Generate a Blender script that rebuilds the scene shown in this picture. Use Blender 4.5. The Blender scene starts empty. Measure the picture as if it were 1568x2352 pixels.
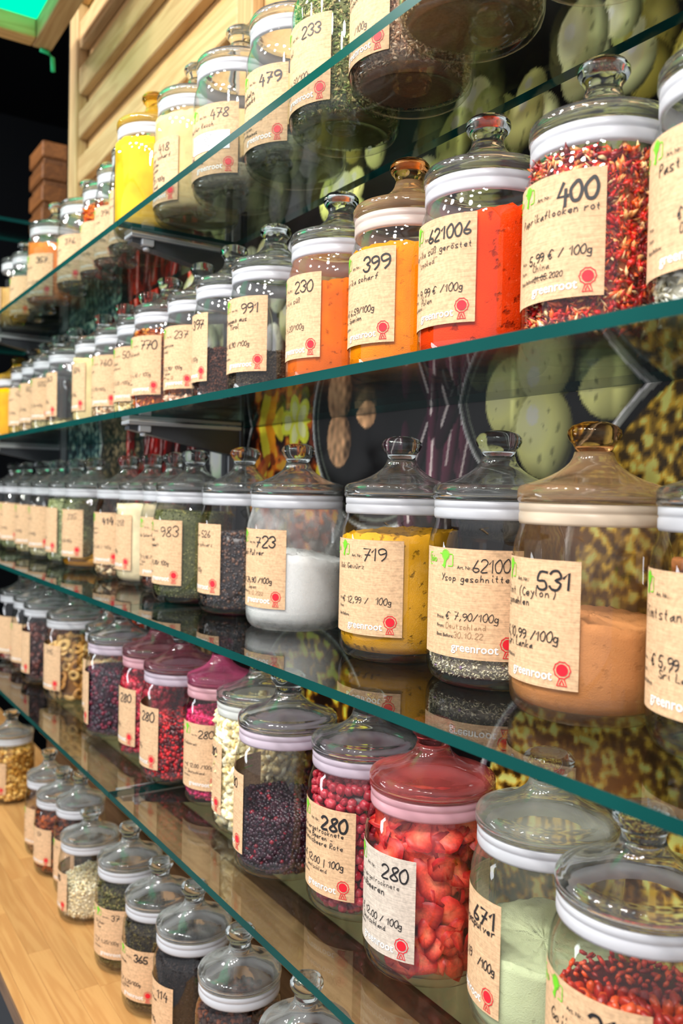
import bpy, math, random
import numpy as np

S = bpy.context.scene
COL = S.collection
CH = 1.55                                   # height of the lens above the floor

# ------------------------------------------------------------------ camera
cam_data = bpy.data.cameras.new('camera')
cam = bpy.data.objects.new('camera', cam_data)
COL.objects.link(cam)
FWD = (-0.8389060452553491, 0.5437802333684475, -0.023231552504882427)
RGT = (0.5433866276894748, 0.8392109952780906, 0.02135130564196788)
UPV = (-0.031106592264187945, -0.00528802440552246, 0.9995020843978248)
from mathutils import Matrix, Vector
m = Matrix.Identity(4)
for i in range(3):
    m[i][0], m[i][1], m[i][2] = RGT[i], UPV[i], -FWD[i]
m[2][3] = CH
cam.matrix_world = m
cam_data.sensor_fit = 'VERTICAL'
cam_data.sensor_height = 36.0
cam_data.lens = 36.0 * 2000.0 / 2352.0
cam_data.clip_start = 0.02
cam_data.dof.use_dof = True
cam_data.dof.focus_distance = 1.02
cam_data.dof.aperture_fstop = 5.0
S.camera = cam

# ------------------------------------------------------------------ world, lamps, exposure
W = bpy.data.worlds.new('world'); S.world = W
W.use_nodes = True
wb = W.node_tree.nodes['Background']
wb.inputs[0].default_value = (0.93, 0.95, 1.0, 1)
wb.inputs[1].default_value = 0.80
for lx, ly, pw_ in [(0.75, -0.95, 75), (0.0, -1.25, 75), (-0.85, -1.25, 75), (-1.7, -1.25, 75), (-2.55, -1.25, 75), (-3.4, -1.0, 55)]:
    ld = bpy.data.lights.new('ceiling_spot', 'POINT')
    ld.energy = pw_; ld.shadow_soft_size = 0.06
    ld.color = (1.0, 0.965, 0.91)
    lo = bpy.data.objects.new('ceiling_spot', ld); COL.objects.link(lo)
    lo.location = (lx, ly, CH + 1.75)
# a row of round downlights in the ceiling over the aisle
for k in range(9):
    ld = bpy.data.lights.new('downlight', 'AREA'); ld.shape = 'DISK'; ld.size = 0.20; ld.energy = 17; ld.color = (1.0, 0.975, 0.94)
    lo = bpy.data.objects.new('downlight', ld); COL.objects.link(lo); lo.location = (-3.7 + 0.56 * k, -0.75, CH + 1.78)
# unseen tall light, added at the aisle's far end for streaks on the jars
ld = bpy.data.lights.new('streak_light', 'AREA'); ld.shape = 'RECTANGLE'; ld.size = 0.5; ld.size_y = 2.0; ld.energy = 45; ld.color = (0.92, 0.96, 1.0)
lo = bpy.data.objects.new('streak_light', ld); COL.objects.link(lo); lo.location = (-4.3, -2.4, 1.5)
lo.rotation_euler = Vector((3.2, 2.4, 0)).to_track_quat('-Z', 'Z').to_euler()
S.view_settings.view_transform = 'Standard'
S.view_settings.look = 'None'
S.view_settings.gamma = 1.0
S.view_settings.use_curve_mapping = False
S.view_settings.exposure = -0.06
cy = S.cycles
cy.max_bounces = 14; cy.diffuse_bounces = 2; cy.glossy_bounces = 3
cy.transmission_bounces = 12; cy.transparent_max_bounces = 40
cy.caustics_reflective = False; cy.caustics_refractive = True
cy.sample_clamp_indirect = 2.5
cy.use_denoising = True

R_ = random.Random(7)
rng = np.random.default_rng(11)
PI = math.pi

# ------------------------------------------------------------------ materials
def new_mat(name):
    mt = bpy.data.materials.new(name); mt.use_nodes = True
    nt = mt.node_tree; nt.nodes.clear()
    out = nt.nodes.new('ShaderNodeOutputMaterial')
    return mt, nt, out
def nd(nt, t, **kw):
    n = nt.nodes.new(t)
    for k, v in kw.items():
        if k.startswith('i_'):
            n.inputs[k[2:].replace('__', ' ')].default_value = v
        else: setattr(n, k, v)
    return n
def c4(c): return (c[0], c[1], c[2], 1.0)
def srgb(r, g, b):
    f = lambda v: (v/255/12.92 if v <= 10 else ((v/255+0.055)/1.055)**2.4)
    return (f(r), f(g), f(b))

_M = {}
def plain(name, col, rough=0.5, metal=0.0, spec=0.5):
    if name in _M: return _M[name]
    mt, nt, out = new_mat(name)
    b = nd(nt, 'ShaderNodeBsdfPrincipled')
    b.inputs['Base Color'].default_value = c4(col); b.inputs['Roughness'].default_value = rough
    b.inputs['Metallic'].default_value = metal; b.inputs['Specular IOR Level'].default_value = spec
    nz = nd(nt, 'ShaderNodeTexNoise'); nz.inputs['Scale'].default_value = 60
    mx = nd(nt, 'ShaderNodeMixRGB', blend_type='MULTIPLY'); mx.inputs[0].default_value = 0.12
    mx.inputs[1].default_value = c4(col)
    nt.links.new(nz.outputs['Color'], mx.inputs[2]); nt.links.new(mx.outputs[0], b.inputs['Base Color'])
    nt.links.new(b.outputs[0], out.inputs[0]); _M[name] = mt
    return mt

def glass(name, tint=(0.78, 0.86, 0.83), dust=None, amount=0.0, dscale=18.0, face=0.985, r0=0.05):
    """thin clear glass: see-through face on, mirror-like and darker at grazing angles; optional film of dust"""
    if name in _M: return _M[name]
    mt, nt, out = new_mat(name); L = nt.links.new
    lw = nd(nt, 'ShaderNodeLayerWeight'); lw.inputs['Blend'].default_value = 0.5
    p5 = nd(nt, 'ShaderNodeMath', operation='POWER'); L(lw.outputs['Facing'], p5.inputs[0]); p5.inputs[1].default_value = 4.5
    fr = nd(nt, 'ShaderNodeMath', operation='MULTIPLY_ADD', use_clamp=True); L(p5.outputs[0], fr.inputs[0])
    fr.inputs[1].default_value = 0.72; fr.inputs[2].default_value = r0
    p2 = nd(nt, 'ShaderNodeMath', operation='POWER'); L(lw.outputs['Facing'], p2.inputs[0]); p2.inputs[1].default_value = 3.0
    cm = nd(nt, 'ShaderNodeMixRGB'); L(p2.outputs[0], cm.inputs[0])
    cm.inputs[1].default_value = (face, face, face, 1); cm.inputs[2].default_value = c4([t*0.8 for t in tint])
    tr = nd(nt, 'ShaderNodeBsdfTransparent'); L(cm.outputs[0], tr.inputs[0])
    gl = nd(nt, 'ShaderNodeBsdfGlossy'); gl.inputs['Roughness'].default_value = 0.012
    mx = nd(nt, 'ShaderNodeMixShader'); L(fr.outputs[0], mx.inputs[0]); L(tr.outputs[0], mx.inputs[1]); L(gl.outputs[0], mx.inputs[2])
    last = mx
    if dust is not None:
        tc = nd(nt, 'ShaderNodeTexCoord')
        nz = nd(nt, 'ShaderNodeTexNoise'); nz.inputs['Scale'].default_value = dscale; nz.inputs['Detail'].default_value = 6
        L(tc.outputs['Object'], nz.inputs['Vector'])
        rp = nd(nt, 'ShaderNodeMapRange'); L(nz.outputs[0], rp.inputs[0])
        rp.inputs[1].default_value = 0.35; rp.inputs[2].default_value = 0.7
        rp.inputs[3].default_value = amount*0.35; rp.inputs[4].default_value = min(1, amount*1.3)
        df = nd(nt, 'ShaderNodeBsdfDiffuse'); df.inputs[0].default_value = c4(dust)
        tl = nd(nt, 'ShaderNodeBsdfTranslucent'); tl.inputs[0].default_value = c4(dust)
        dm = nd(nt, 'ShaderNodeMixShader'); dm.inputs[0].default_value = 0.4
        L(df.outputs[0], dm.inputs[1]); L(tl.outputs[0], dm.inputs[2])
        m2 = nd(nt, 'ShaderNodeMixShader'); L(rp.outputs[0], m2.inputs[0]); L(mx.outputs[0], m2.inputs[1]); L(dm.outputs[0], m2.inputs[2])
        last = m2
    L(last.outputs[0], out.inputs[0]); _M[name] = mt
    return mt

def solid_glass(name, col=(1, 1, 1)):
    if name in _M: return _M[name]
    mt, nt, out = new_mat(name)
    g = nd(nt, 'ShaderNodeBsdfGlass'); g.inputs['Color'].default_value = c4(col); g.inputs['IOR'].default_value = 1.46
    g.inputs['Roughness'].default_value = 0.0
    nt.links.new(g.outputs[0], out.inputs[0]); _M[name] = mt
    return mt

def lid_glass(name, dust=None, amount=0.0, dscale=14.0):
    """thick pressed glass that bends light, optionally with a film of powder or painted haze on it"""
    if name in _M: return _M[name]
    mt, nt, out = new_mat(name); L = nt.links.new
    g = nd(nt, 'ShaderNodeBsdfGlass'); g.inputs['Color'].default_value = (0.985, 0.995, 0.99, 1); g.inputs['IOR'].default_value = 1.47; g.inputs['Roughness'].default_value = 0.0
    last = g
    if dust is not None:
        tc = nd(nt, 'ShaderNodeTexCoord')
        nz = nd(nt, 'ShaderNodeTexNoise'); nz.inputs['Scale'].default_value = dscale; nz.inputs['Detail'].default_value = 7; nz.inputs['Distortion'].default_value = 1.2
        L(tc.outputs['Object'], nz.inputs['Vector'])
        rp = nd(nt, 'ShaderNodeMapRange'); L(nz.outputs[0], rp.inputs[0])
        rp.inputs[1].default_value = 0.38; rp.inputs[2].default_value = 0.66
        rp.inputs[3].default_value = amount*0.25; rp.inputs[4].default_value = min(1, amount*1.5)
        df = nd(nt, 'ShaderNodeBsdfDiffuse'); df.inputs[0].default_value = c4(dust)
        tl = nd(nt, 'ShaderNodeBsdfTranslucent'); tl.inputs[0].default_value = c4(dust)
        dm = nd(nt, 'ShaderNodeMixShader'); dm.inputs[0].default_value = 0.35
        L(df.outputs[0], dm.inputs[1]); L(tl.outputs[0], dm.inputs[2])
        m2 = nd(nt, 'ShaderNodeMixShader'); L(rp.outputs[0], m2.inputs[0]); L(g.outputs[0], m2.inputs[1]); L(dm.outputs[0], m2.inputs[2])
        last = m2
    L(last.outputs[0], out.inputs[0]); _M[name] = mt
    return mt

def gasket_mat(name, col):
    if name in _M: return _M[name]
    mt, nt, out = new_mat(name); L = nt.links.new
    b = nd(nt, 'ShaderNodeBsdfPrincipled'); b.inputs['Base Color'].default_value = c4(col); b.inputs['Roughness'].default_value = 0.28
    t = nd(nt, 'ShaderNodeBsdfTranslucent'); t.inputs[0].default_value = c4(col)
    mx = nd(nt, 'ShaderNodeMixShader'); mx.inputs[0].default_value = 0.35
    L(b.outputs[0], mx.inputs[1]); L(t.outputs[0], mx.inputs[2])
    tr = nd(nt, 'ShaderNodeBsdfTransparent')
    m2 = nd(nt, 'ShaderNodeMixShader'); m2.inputs[0].default_value = 0.86
    L(tr.outputs[0], m2.inputs[1]); L(mx.outputs[0], m2.inputs[2])
    L(m2.outputs[0], out.inputs[0]); _M[name] = mt
    return mt

def kraft(name, col):
    if name in _M: return _M[name]
    mt, nt, out = new_mat(name); L = nt.links.new
    tc = nd(nt, 'ShaderNodeTexCoord')
    mp = nd(nt, 'ShaderNodeMapping'); mp.inputs['Scale'].default_value = (60, 60, 1100); L(tc.outputs['Object'], mp.inputs[0])
    n1 = nd(nt, 'ShaderNodeTexNoise'); n1.inputs['Scale'].default_value = 1.0; n1.inputs['Detail'].default_value = 2; L(mp.outputs[0], n1.inputs['Vector'])
    n2 = nd(nt, 'ShaderNodeTexNoise'); n2.inputs['Scale'].default_value = 260; n2.inputs['Detail'].default_value = 4; L(tc.outputs['Object'], n2.inputs['Vector'])
    ad = nd(nt, 'ShaderNodeMath', operation='ADD'); L(n1.outputs[0], ad.inputs[0]); L(n2.outputs[0], ad.inputs[1])
    mr = nd(nt, 'ShaderNodeMapRange'); L(ad.outputs[0], mr.inputs[0]); mr.inputs[1].default_value = 0.7; mr.inputs[2].default_value = 1.3
    mr.inputs[3].default_value = 0.72; mr.inputs[4].default_value = 1.16
    mx = nd(nt, 'ShaderNodeMixRGB', blend_type='MULTIPLY'); mx.inputs[0].default_value = 1; mx.inputs[1].default_value = c4(col); L(mr.outputs[0], mx.inputs[2])
    b = nd(nt, 'ShaderNodeBsdfPrincipled'); b.inputs['Roughness'].default_value = 0.75; b.inputs['Specular IOR Level'].default_value = 0.2
    L(mx.outputs[0], b.inputs['Base Color']); L(b.outputs[0], out.inputs[0]); _M[name] = mt
    return mt

def powder(name, col, crack=0.5, var=0.18, scale=1.0):
    if name in _M: return _M[name]
    mt, nt, out = new_mat(name); L = nt.links.new
    tc = nd(nt, 'ShaderNodeTexCoord')
    n1 = nd(nt, 'ShaderNodeTexNoise'); n1.inputs['Scale'].default_value = 45*scale; n1.inputs['Detail'].default_value = 6; L(tc.outputs['Object'], n1.inputs['Vector'])
    n2 = nd(nt, 'ShaderNodeTexNoise'); n2.inputs['Scale'].default_value = 900; n2.inputs['Detail'].default_value = 2; L(tc.outputs['Object'], n2.inputs['Vector'])
    # hollows and fissures of packed powder
    nw = nd(nt, 'ShaderNodeTexNoise'); nw.inputs['Scale'].default_value = 95*scale; nw.inputs['Detail'].default_value = 5; L(tc.outputs['Object'], nw.inputs['Vector'])
    cr = nd(nt, 'ShaderNodeMapRange'); L(nw.outputs[0], cr.inputs[0]); cr.inputs[1].default_value = 0.33; cr.inputs[2].default_value = 0.40
    cr.inputs[3].default_value = 1-crack; cr.inputs[4].default_value = 1
    mr = nd(nt, 'ShaderNodeMapRange'); L(n1.outputs[0], mr.inputs[0]); mr.inputs[1].default_value = 0.3; mr.inputs[2].default_value = 0.7
    mr.inputs[3].default_value = 1-var; mr.inputs[4].default_value = 1+var*0.6
    mu = nd(nt, 'ShaderNodeMath', operation='MULTIPLY'); L(mr.outputs[0], mu.inputs[0]); L(cr.outputs[0], mu.inputs[1])
    mx = nd(nt, 'ShaderNodeMixRGB', blend_type='MULTIPLY'); mx.inputs[0].default_value = 1; mx.inputs[1].default_value = c4(col); L(mu.outputs[0], mx.inputs[2])
    hs = nd(nt, 'ShaderNodeMath', operation='MULTIPLY_ADD'); L(n2.outputs[0], hs.inputs[0]); hs.inputs[1].default_value = 0.25; L(cr.outputs[0], hs.inputs[2])
    bp = nd(nt, 'ShaderNodeBump'); bp.inputs['Strength'].default_value = 0.9; bp.inputs['Distance'].default_value = 0.003; L(hs.outputs[0], bp.inputs['Height'])
    b = nd(nt, 'ShaderNodeBsdfPrincipled'); b.inputs['Roughness'].default_value = 0.95; b.inputs['Specular IOR Level'].default_value = 0.05
    L(mx.outputs[0], b.inputs['Base Color']); L(bp.outputs[0], b.inputs['Normal']); L(b.outputs[0], out.inputs[0]); _M[name] = mt
    return mt

def attr_mat(name, rough=0.6, spec=0.3, emis=False):
    if name in _M: return _M[name]
    mt, nt, out = new_mat(name); L = nt.links.new
    a = nd(nt, 'ShaderNodeAttribute', attribute_name='Col')
    tc = nd(nt, 'ShaderNodeTexCoord')
    n = nd(nt, 'ShaderNodeTexNoise'); n.inputs['Scale'].default_value = 350; n.inputs['Detail'].default_value = 3; L(tc.outputs['Object'], n.inputs['Vector'])
    mr = nd(nt, 'ShaderNodeMapRange'); L(n.outputs[0], mr.inputs[0]); mr.inputs[1].default_value = 0.3; mr.inputs[2].default_value = 0.7
    mr.inputs[3].default_value = 0.8; mr.inputs[4].default_value = 1.15
    mx = nd(nt, 'ShaderNodeMixRGB', blend_type='MULTIPLY'); mx.inputs[0].default_value = 1; L(a.outputs['Color'], mx.inputs[1]); L(mr.outputs[0], mx.inputs[2])
    b = nd(nt, 'ShaderNodeBsdfPrincipled'); b.inputs['Roughness'].default_value = rough; b.inputs['Specular IOR Level'].default_value = spec
    L(mx.outputs[0], b.inputs['Base Color']); L(b.outputs[0], out.inputs[0]); _M[name] = mt
    return mt

def print_mat(name, rough=0.35):
    mt, nt, out = new_mat(name); L = nt.links.new
    a = nd(nt, 'ShaderNodeAttribute', attribute_name='Col')
    b = nd(nt, 'ShaderNodeBsdfPrincipled'); b.inputs['Roughness'].default_value = rough; b.inputs['Specular IOR Level'].default_value = 0.12
    L(a.outputs['Color'], b.inputs['Base Color']); L(b.outputs[0], out.inputs[0])
    return mt

def wood(name, col, dark, axis='X', scale=1.0, rough=0.55):
    if name in _M: return _M[name]
    mt, nt, out = new_mat(name); L = nt.links.new
    tc = nd(nt, 'ShaderNodeTexCoord'); oi = nd(nt, 'ShaderNodeObjectInfo')
    mp = nd(nt, 'ShaderNodeMapping')
    sc = {'X': (1.2, 14, 14), 'Y': (14, 1.2, 14), 'Z': (14, 14, 1.2)}[axis]
    mp.inputs['Scale'].default_value = tuple(v*scale for v in sc); L(tc.outputs['Object'], mp.inputs[0])
    of = nd(nt, 'ShaderNodeMath', operation='MULTIPLY'); L(oi.outputs['Random'], of.inputs[0]); of.inputs[1].default_value = 57.0
    cb = nd(nt, 'ShaderNodeCombineXYZ'); [L(of.outputs[0], cb.inputs[i]) for i in range(3)]
    L(cb.outputs[0], mp.inputs['Location'])
    nz = nd(nt, 'ShaderNodeTexNoise'); nz.inputs['Scale'].default_value = 1.6; nz.inputs['Detail'].default_value = 5; nz.inputs['Distortion'].default_value = 0.6; L(mp.outputs[0], nz.inputs['Vector'])
    wv = nd(nt, 'ShaderNodeMath', operation='MULTIPLY'); L(nz.outputs[0], wv.inputs[0]); wv.inputs[1].default_value = 34
    sn = nd(nt, 'ShaderNodeMath', operation='SINE'); L(wv.outputs[0], sn.inputs[0])
    mr = nd(nt, 'ShaderNodeMapRange'); L(sn.outputs[0], mr.inputs[0]); mr.inputs[1].default_value = -1; mr.inputs[2].default_value = 1
    mr.inputs[3].default_value = 0; mr.inputs[4].default_value = 0.55
    rv = nd(nt, 'ShaderNodeMapRange'); L(oi.outputs['Random'], rv.inputs[0]); rv.inputs[3].default_value = 0.84; rv.inputs[4].default_value = 1.08
    mx = nd(nt, 'ShaderNodeMixRGB'); L(mr.outputs[0], mx.inputs[0]); mx.inputs[1].default_value = c4(col); mx.inputs[2].default_value = c4(dark)
    m2 = nd(nt, 'ShaderNodeMixRGB', blend_type='MULTIPLY'); m2.inputs[0].default_value = 1; L(mx.outputs[0], m2.inputs[1]); L(rv.outputs[0], m2.inputs[2])
    b = nd(nt, 'ShaderNodeBsdfPrincipled'); b.inputs['Roughness'].default_value = rough; b.inputs['Specular IOR Level'].default_value = 0.3
    L(m2.outputs[0], b.inputs['Base Color']); L(b.outputs[0], out.inputs[0]); _M[name] = mt
    return mt

def emit(name, col, st):
    mt, nt, out = new_mat(name)
    e = nd(nt, 'ShaderNodeEmission'); e.inputs[0].default_value = c4(col); e.inputs[1].default_value = st
    nt.links.new(e.outputs[0], out.inputs[0]); return mt

# ------------------------------------------------------------------ mesh helpers
def mesh(name, v, f, mat=None, smooth=True, col=None):
    me = bpy.data.meshes.new(name)
    me.from_pydata([tuple(map(float, p)) for p in v], [], [tuple(map(int, q)) for q in f])
    if mat is not None: me.materials.append(mat)
    if smooth: me.polygons.foreach_set('use_smooth', [True]*len(me.polygons))
    if col is not None:
        a = me.color_attributes.new('Col', 'FLOAT_COLOR', 'POINT')
        cc = np.ones((len(v), 4), np.float32); cc[:, :3] = col
        a.data.foreach_set('color', cc.ravel())
    me.update()
    return me
def outward(me):
    import bmesh
    bm = bmesh.new(); bm.from_mesh(me); bmesh.ops.recalc_face_normals(bm, faces=bm.faces[:]); bm.to_mesh(me); bm.free(); return me
def mesh_np(name, V, F, mat, smooth=True, col=None):
    """fast builder for equal sized faces"""
    me = bpy.data.meshes.new(name); k = F.shape[1]
    me.vertices.add(len(V)); me.vertices.foreach_set('co', np.asarray(V, np.float32).ravel())
    me.loops.add(F.size); me.loops.foreach_set('vertex_index', F.astype(np.int32).ravel())
    me.polygons.add(len(F)); me.polygons.foreach_set('loop_start', np.arange(0, F.size, k, dtype=np.int32))
    me.polygons.foreach_set('loop_total', np.full(len(F), k, np.int32))
    if smooth: me.polygons.foreach_set('use_smooth', np.ones(len(F), bool))
    me.materials.append(mat)
    me.update(calc_edges=True)
    if col is not None:
        a = me.color_attributes.new('Col', 'FLOAT_COLOR', 'POINT')
        cc = np.ones((len(V), 4), np.float32); cc[:, :3] = col
        a.data.foreach_set('color', cc.ravel())
    return me
def obj(name, me, parent=None, loc=(0, 0, 0), rz=0.0):
    o = bpy.data.objects.new(name, me); COL.objects.link(o)
    o.location = loc; o.rotation_euler = (0, 0, rz)
    if parent is not None: o.parent = parent
    return o
def tag(o, label=None, cat=None, group=None, kind=None):
    if label: o['label'] = label
    if cat: o['category'] = cat
    if group: o['group'] = group
    if kind: o['kind'] = kind
    return o
def empty(name, loc, rz=0.0):
    o = bpy.data.objects.new(name, None); COL.objects.link(o); o.location = loc; o.rotation_euler = (0, 0, rz)
    o.empty_display_size = 0.02
    return o
def lathe(prof, n=48, close=False):
    v = []; f = []; rings = []
    for r, z in prof:
        if r < 1e-6:
            rings.append([len(v)]); v.append((0, 0, z))
        else:
            rings.append(list(range(len(v), len(v)+n)))
            v += [(r*math.cos(2*PI*i/n), r*math.sin(2*PI*i/n), z) for i in range(n)]
    pairs = list(zip(rings[:-1], rings[1:]))
    if close: pairs.append((rings[-1], rings[0]))
    for a, b in pairs:
        for i in range(n):
            j = (i+1) % n
            if len(a) == 1: f.append((a[0], b[j], b[i]))
            elif len(b) == 1: f.append((a[i], a[j], b[0]))
            else: f.append((a[i], a[j], b[j], b[i]))
    return v, f
def box_vf(x0, x1, y0, y1, z0, z1, bev=0.0):
    import bmesh
    bm = bmesh.new()
    bmesh.ops.create_cube(bm, size=1)
    for q in bm.verts:
        q.co = ((x0+x1)/2+q.co.x*(x1-x0), (y0+y1)/2+q.co.y*(y1-y0), (z0+z1)/2+q.co.z*(z1-z0))
    if bev: bmesh.ops.bevel(bm, geom=bm.edges[:], offset=bev, segments=1, affect='EDGES')
    bm.verts.ensure_lookup_table(); bm.normal_update()
    v = [tuple(q.co) for q in bm.verts]; f = [tuple(q.index for q in p.verts) for p in bm.faces]
    bm.free(); return v, f
def box(name, x0, x1, y0, y1, z0, z1, mat, parent=None, bev=0.0):
    cx, cyy, cz = (x0+x1)/2, (y0+y1)/2, z0
    v, f = box_vf(x0-cx, x1-cx, y0-cyy, y1-cyy, 0, z1-z0, bev)
    o = obj(name, mesh(name, v, f, mat, smooth=False), parent)
    o.location = (cx, cyy, cz)
    if parent is not None:
        o.location = Vector((cx, cyy, cz)) - parent.location
    return o
def tube_vf(pts, r, n=8):
    pts = [Vector(p) for p in pts]; v = []; f = []
    for i, p in enumerate(pts):
        d = (pts[min(i+1, len(pts)-1)]-pts[max(i-1, 0)]).normalized()
        a = d.orthogonal().normalized(); b = d.cross(a)
        v += [tuple(p+a*(r*math.cos(2*PI*k/n))+b*(r*math.sin(2*PI*k/n))) for k in range(n)]
    for i in range(len(pts)-1):
        for k in range(n):
            f.append((i*n+k, i*n+(k+1) % n, (i+1)*n+(k+1) % n, (i+1)*n+k))
    f.append(tuple(range(n-1, -1, -1))); f.append(tuple(range((len(pts)-1)*n, len(pts)*n)))
    return v, f

# ------------------------------------------------------------------ the shop: walls, floor, wood, poster
WALL_Y = 0.775
M_black = plain('matt_black', (0.002, 0.0025, 0.0035), 0.9, 0.0, 0.05)
M_floor = plain('grey_floor', (0.20, 0.20, 0.22), 0.5)
M_pine = wood('pine', srgb(204, 170, 122), srgb(172, 130, 82), 'X')
M_pine_z = wood('pine_upright', srgb(208, 176, 128), srgb(178, 138, 88), 'Z')
M_ply = wood('plywood', srgb(214, 174, 120), srgb(184, 136, 82), 'X', 0.45)
M_counter = wood('counter_pine', srgb(200, 150, 92), srgb(178, 122, 68), 'X', 1.0, 0.4)
M_dkwood = wood('dark_wood', srgb(120, 78, 44), srgb(70, 42, 24), 'X')
M_crate = wood('crate_wood', srgb(132, 84, 44), srgb(84, 50, 26), 'X')

def struct(o, name=None):
    o['kind'] = 'structure'; return o
struct(box('floor', -6, 2.5, -4, 1.4, -0.05, 0, M_floor))
struct(box('wall_back', -2.86, 1.2, WALL_Y+0.001, WALL_Y+0.08, 0, CH+1.85, M_black))
struct(box('wall_left', -4.6, -4.5, -3, 1.4, 0, CH+1.85, M_black))
struct(box('wall_niche', -4.5, -2.86, 1.25, 1.35, 0, CH+1.85, M_black))

# wooden panelling above the poster
POSTER_TOP = CH+0.655
struct(box('trim_1', -2.67, 0.4, WALL_Y-0.012, WALL_Y, POSTER_TOP, CH+1.75, M_ply))
panel = empty('slat_panel', (-2.2, WALL_Y-0.012, POSTER_TOP)); tag(panel, 'pine slat panel with uprights high on the wall', 'panel')
box('upright', -2.673, -2.596, 0.728, WALL_Y-0.013, POSTER_TOP, CH+1.75, M_pine_z, panel, 0.003)
box('upright', -1.540, -1.478, 0.735, WALL_Y-0.013, CH+0.87, CH+1.75, M_pine_z, panel, 0.003)
for k, zb in enumerate([0.886, 1.018, 1.146, 1.279, 1.41]):
    box('slat', -2.595, -1.541, 0.735, WALL_Y-0.013, CH+zb, CH+zb+0.076, M_pine, panel, 0.003)

# lower wall below the poster, plank above the counter
struct(box('trim_2', -2.93, 1.0, WALL_Y-0.012, WALL_Y, CH-0.70, CH-0.616, plain('olive_panel', srgb(176, 166, 112), 0.5)))
struct(box('trim_3', -2.93, 1.0, WALL_Y-0.020, WALL_Y-0.001, CH-0.92, CH-0.701, wood('brown_panel', srgb(96, 70, 46), srgb(64, 44, 28), 'X')))
struct(box('trim_4', -2.93, 1.0, WALL_Y-0.045, WALL_Y-0.0205, CH-0.812, CH-0.738, wood('backsplash_wood', srgb(186, 150, 104), srgb(150, 112, 70), 'X')))

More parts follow.
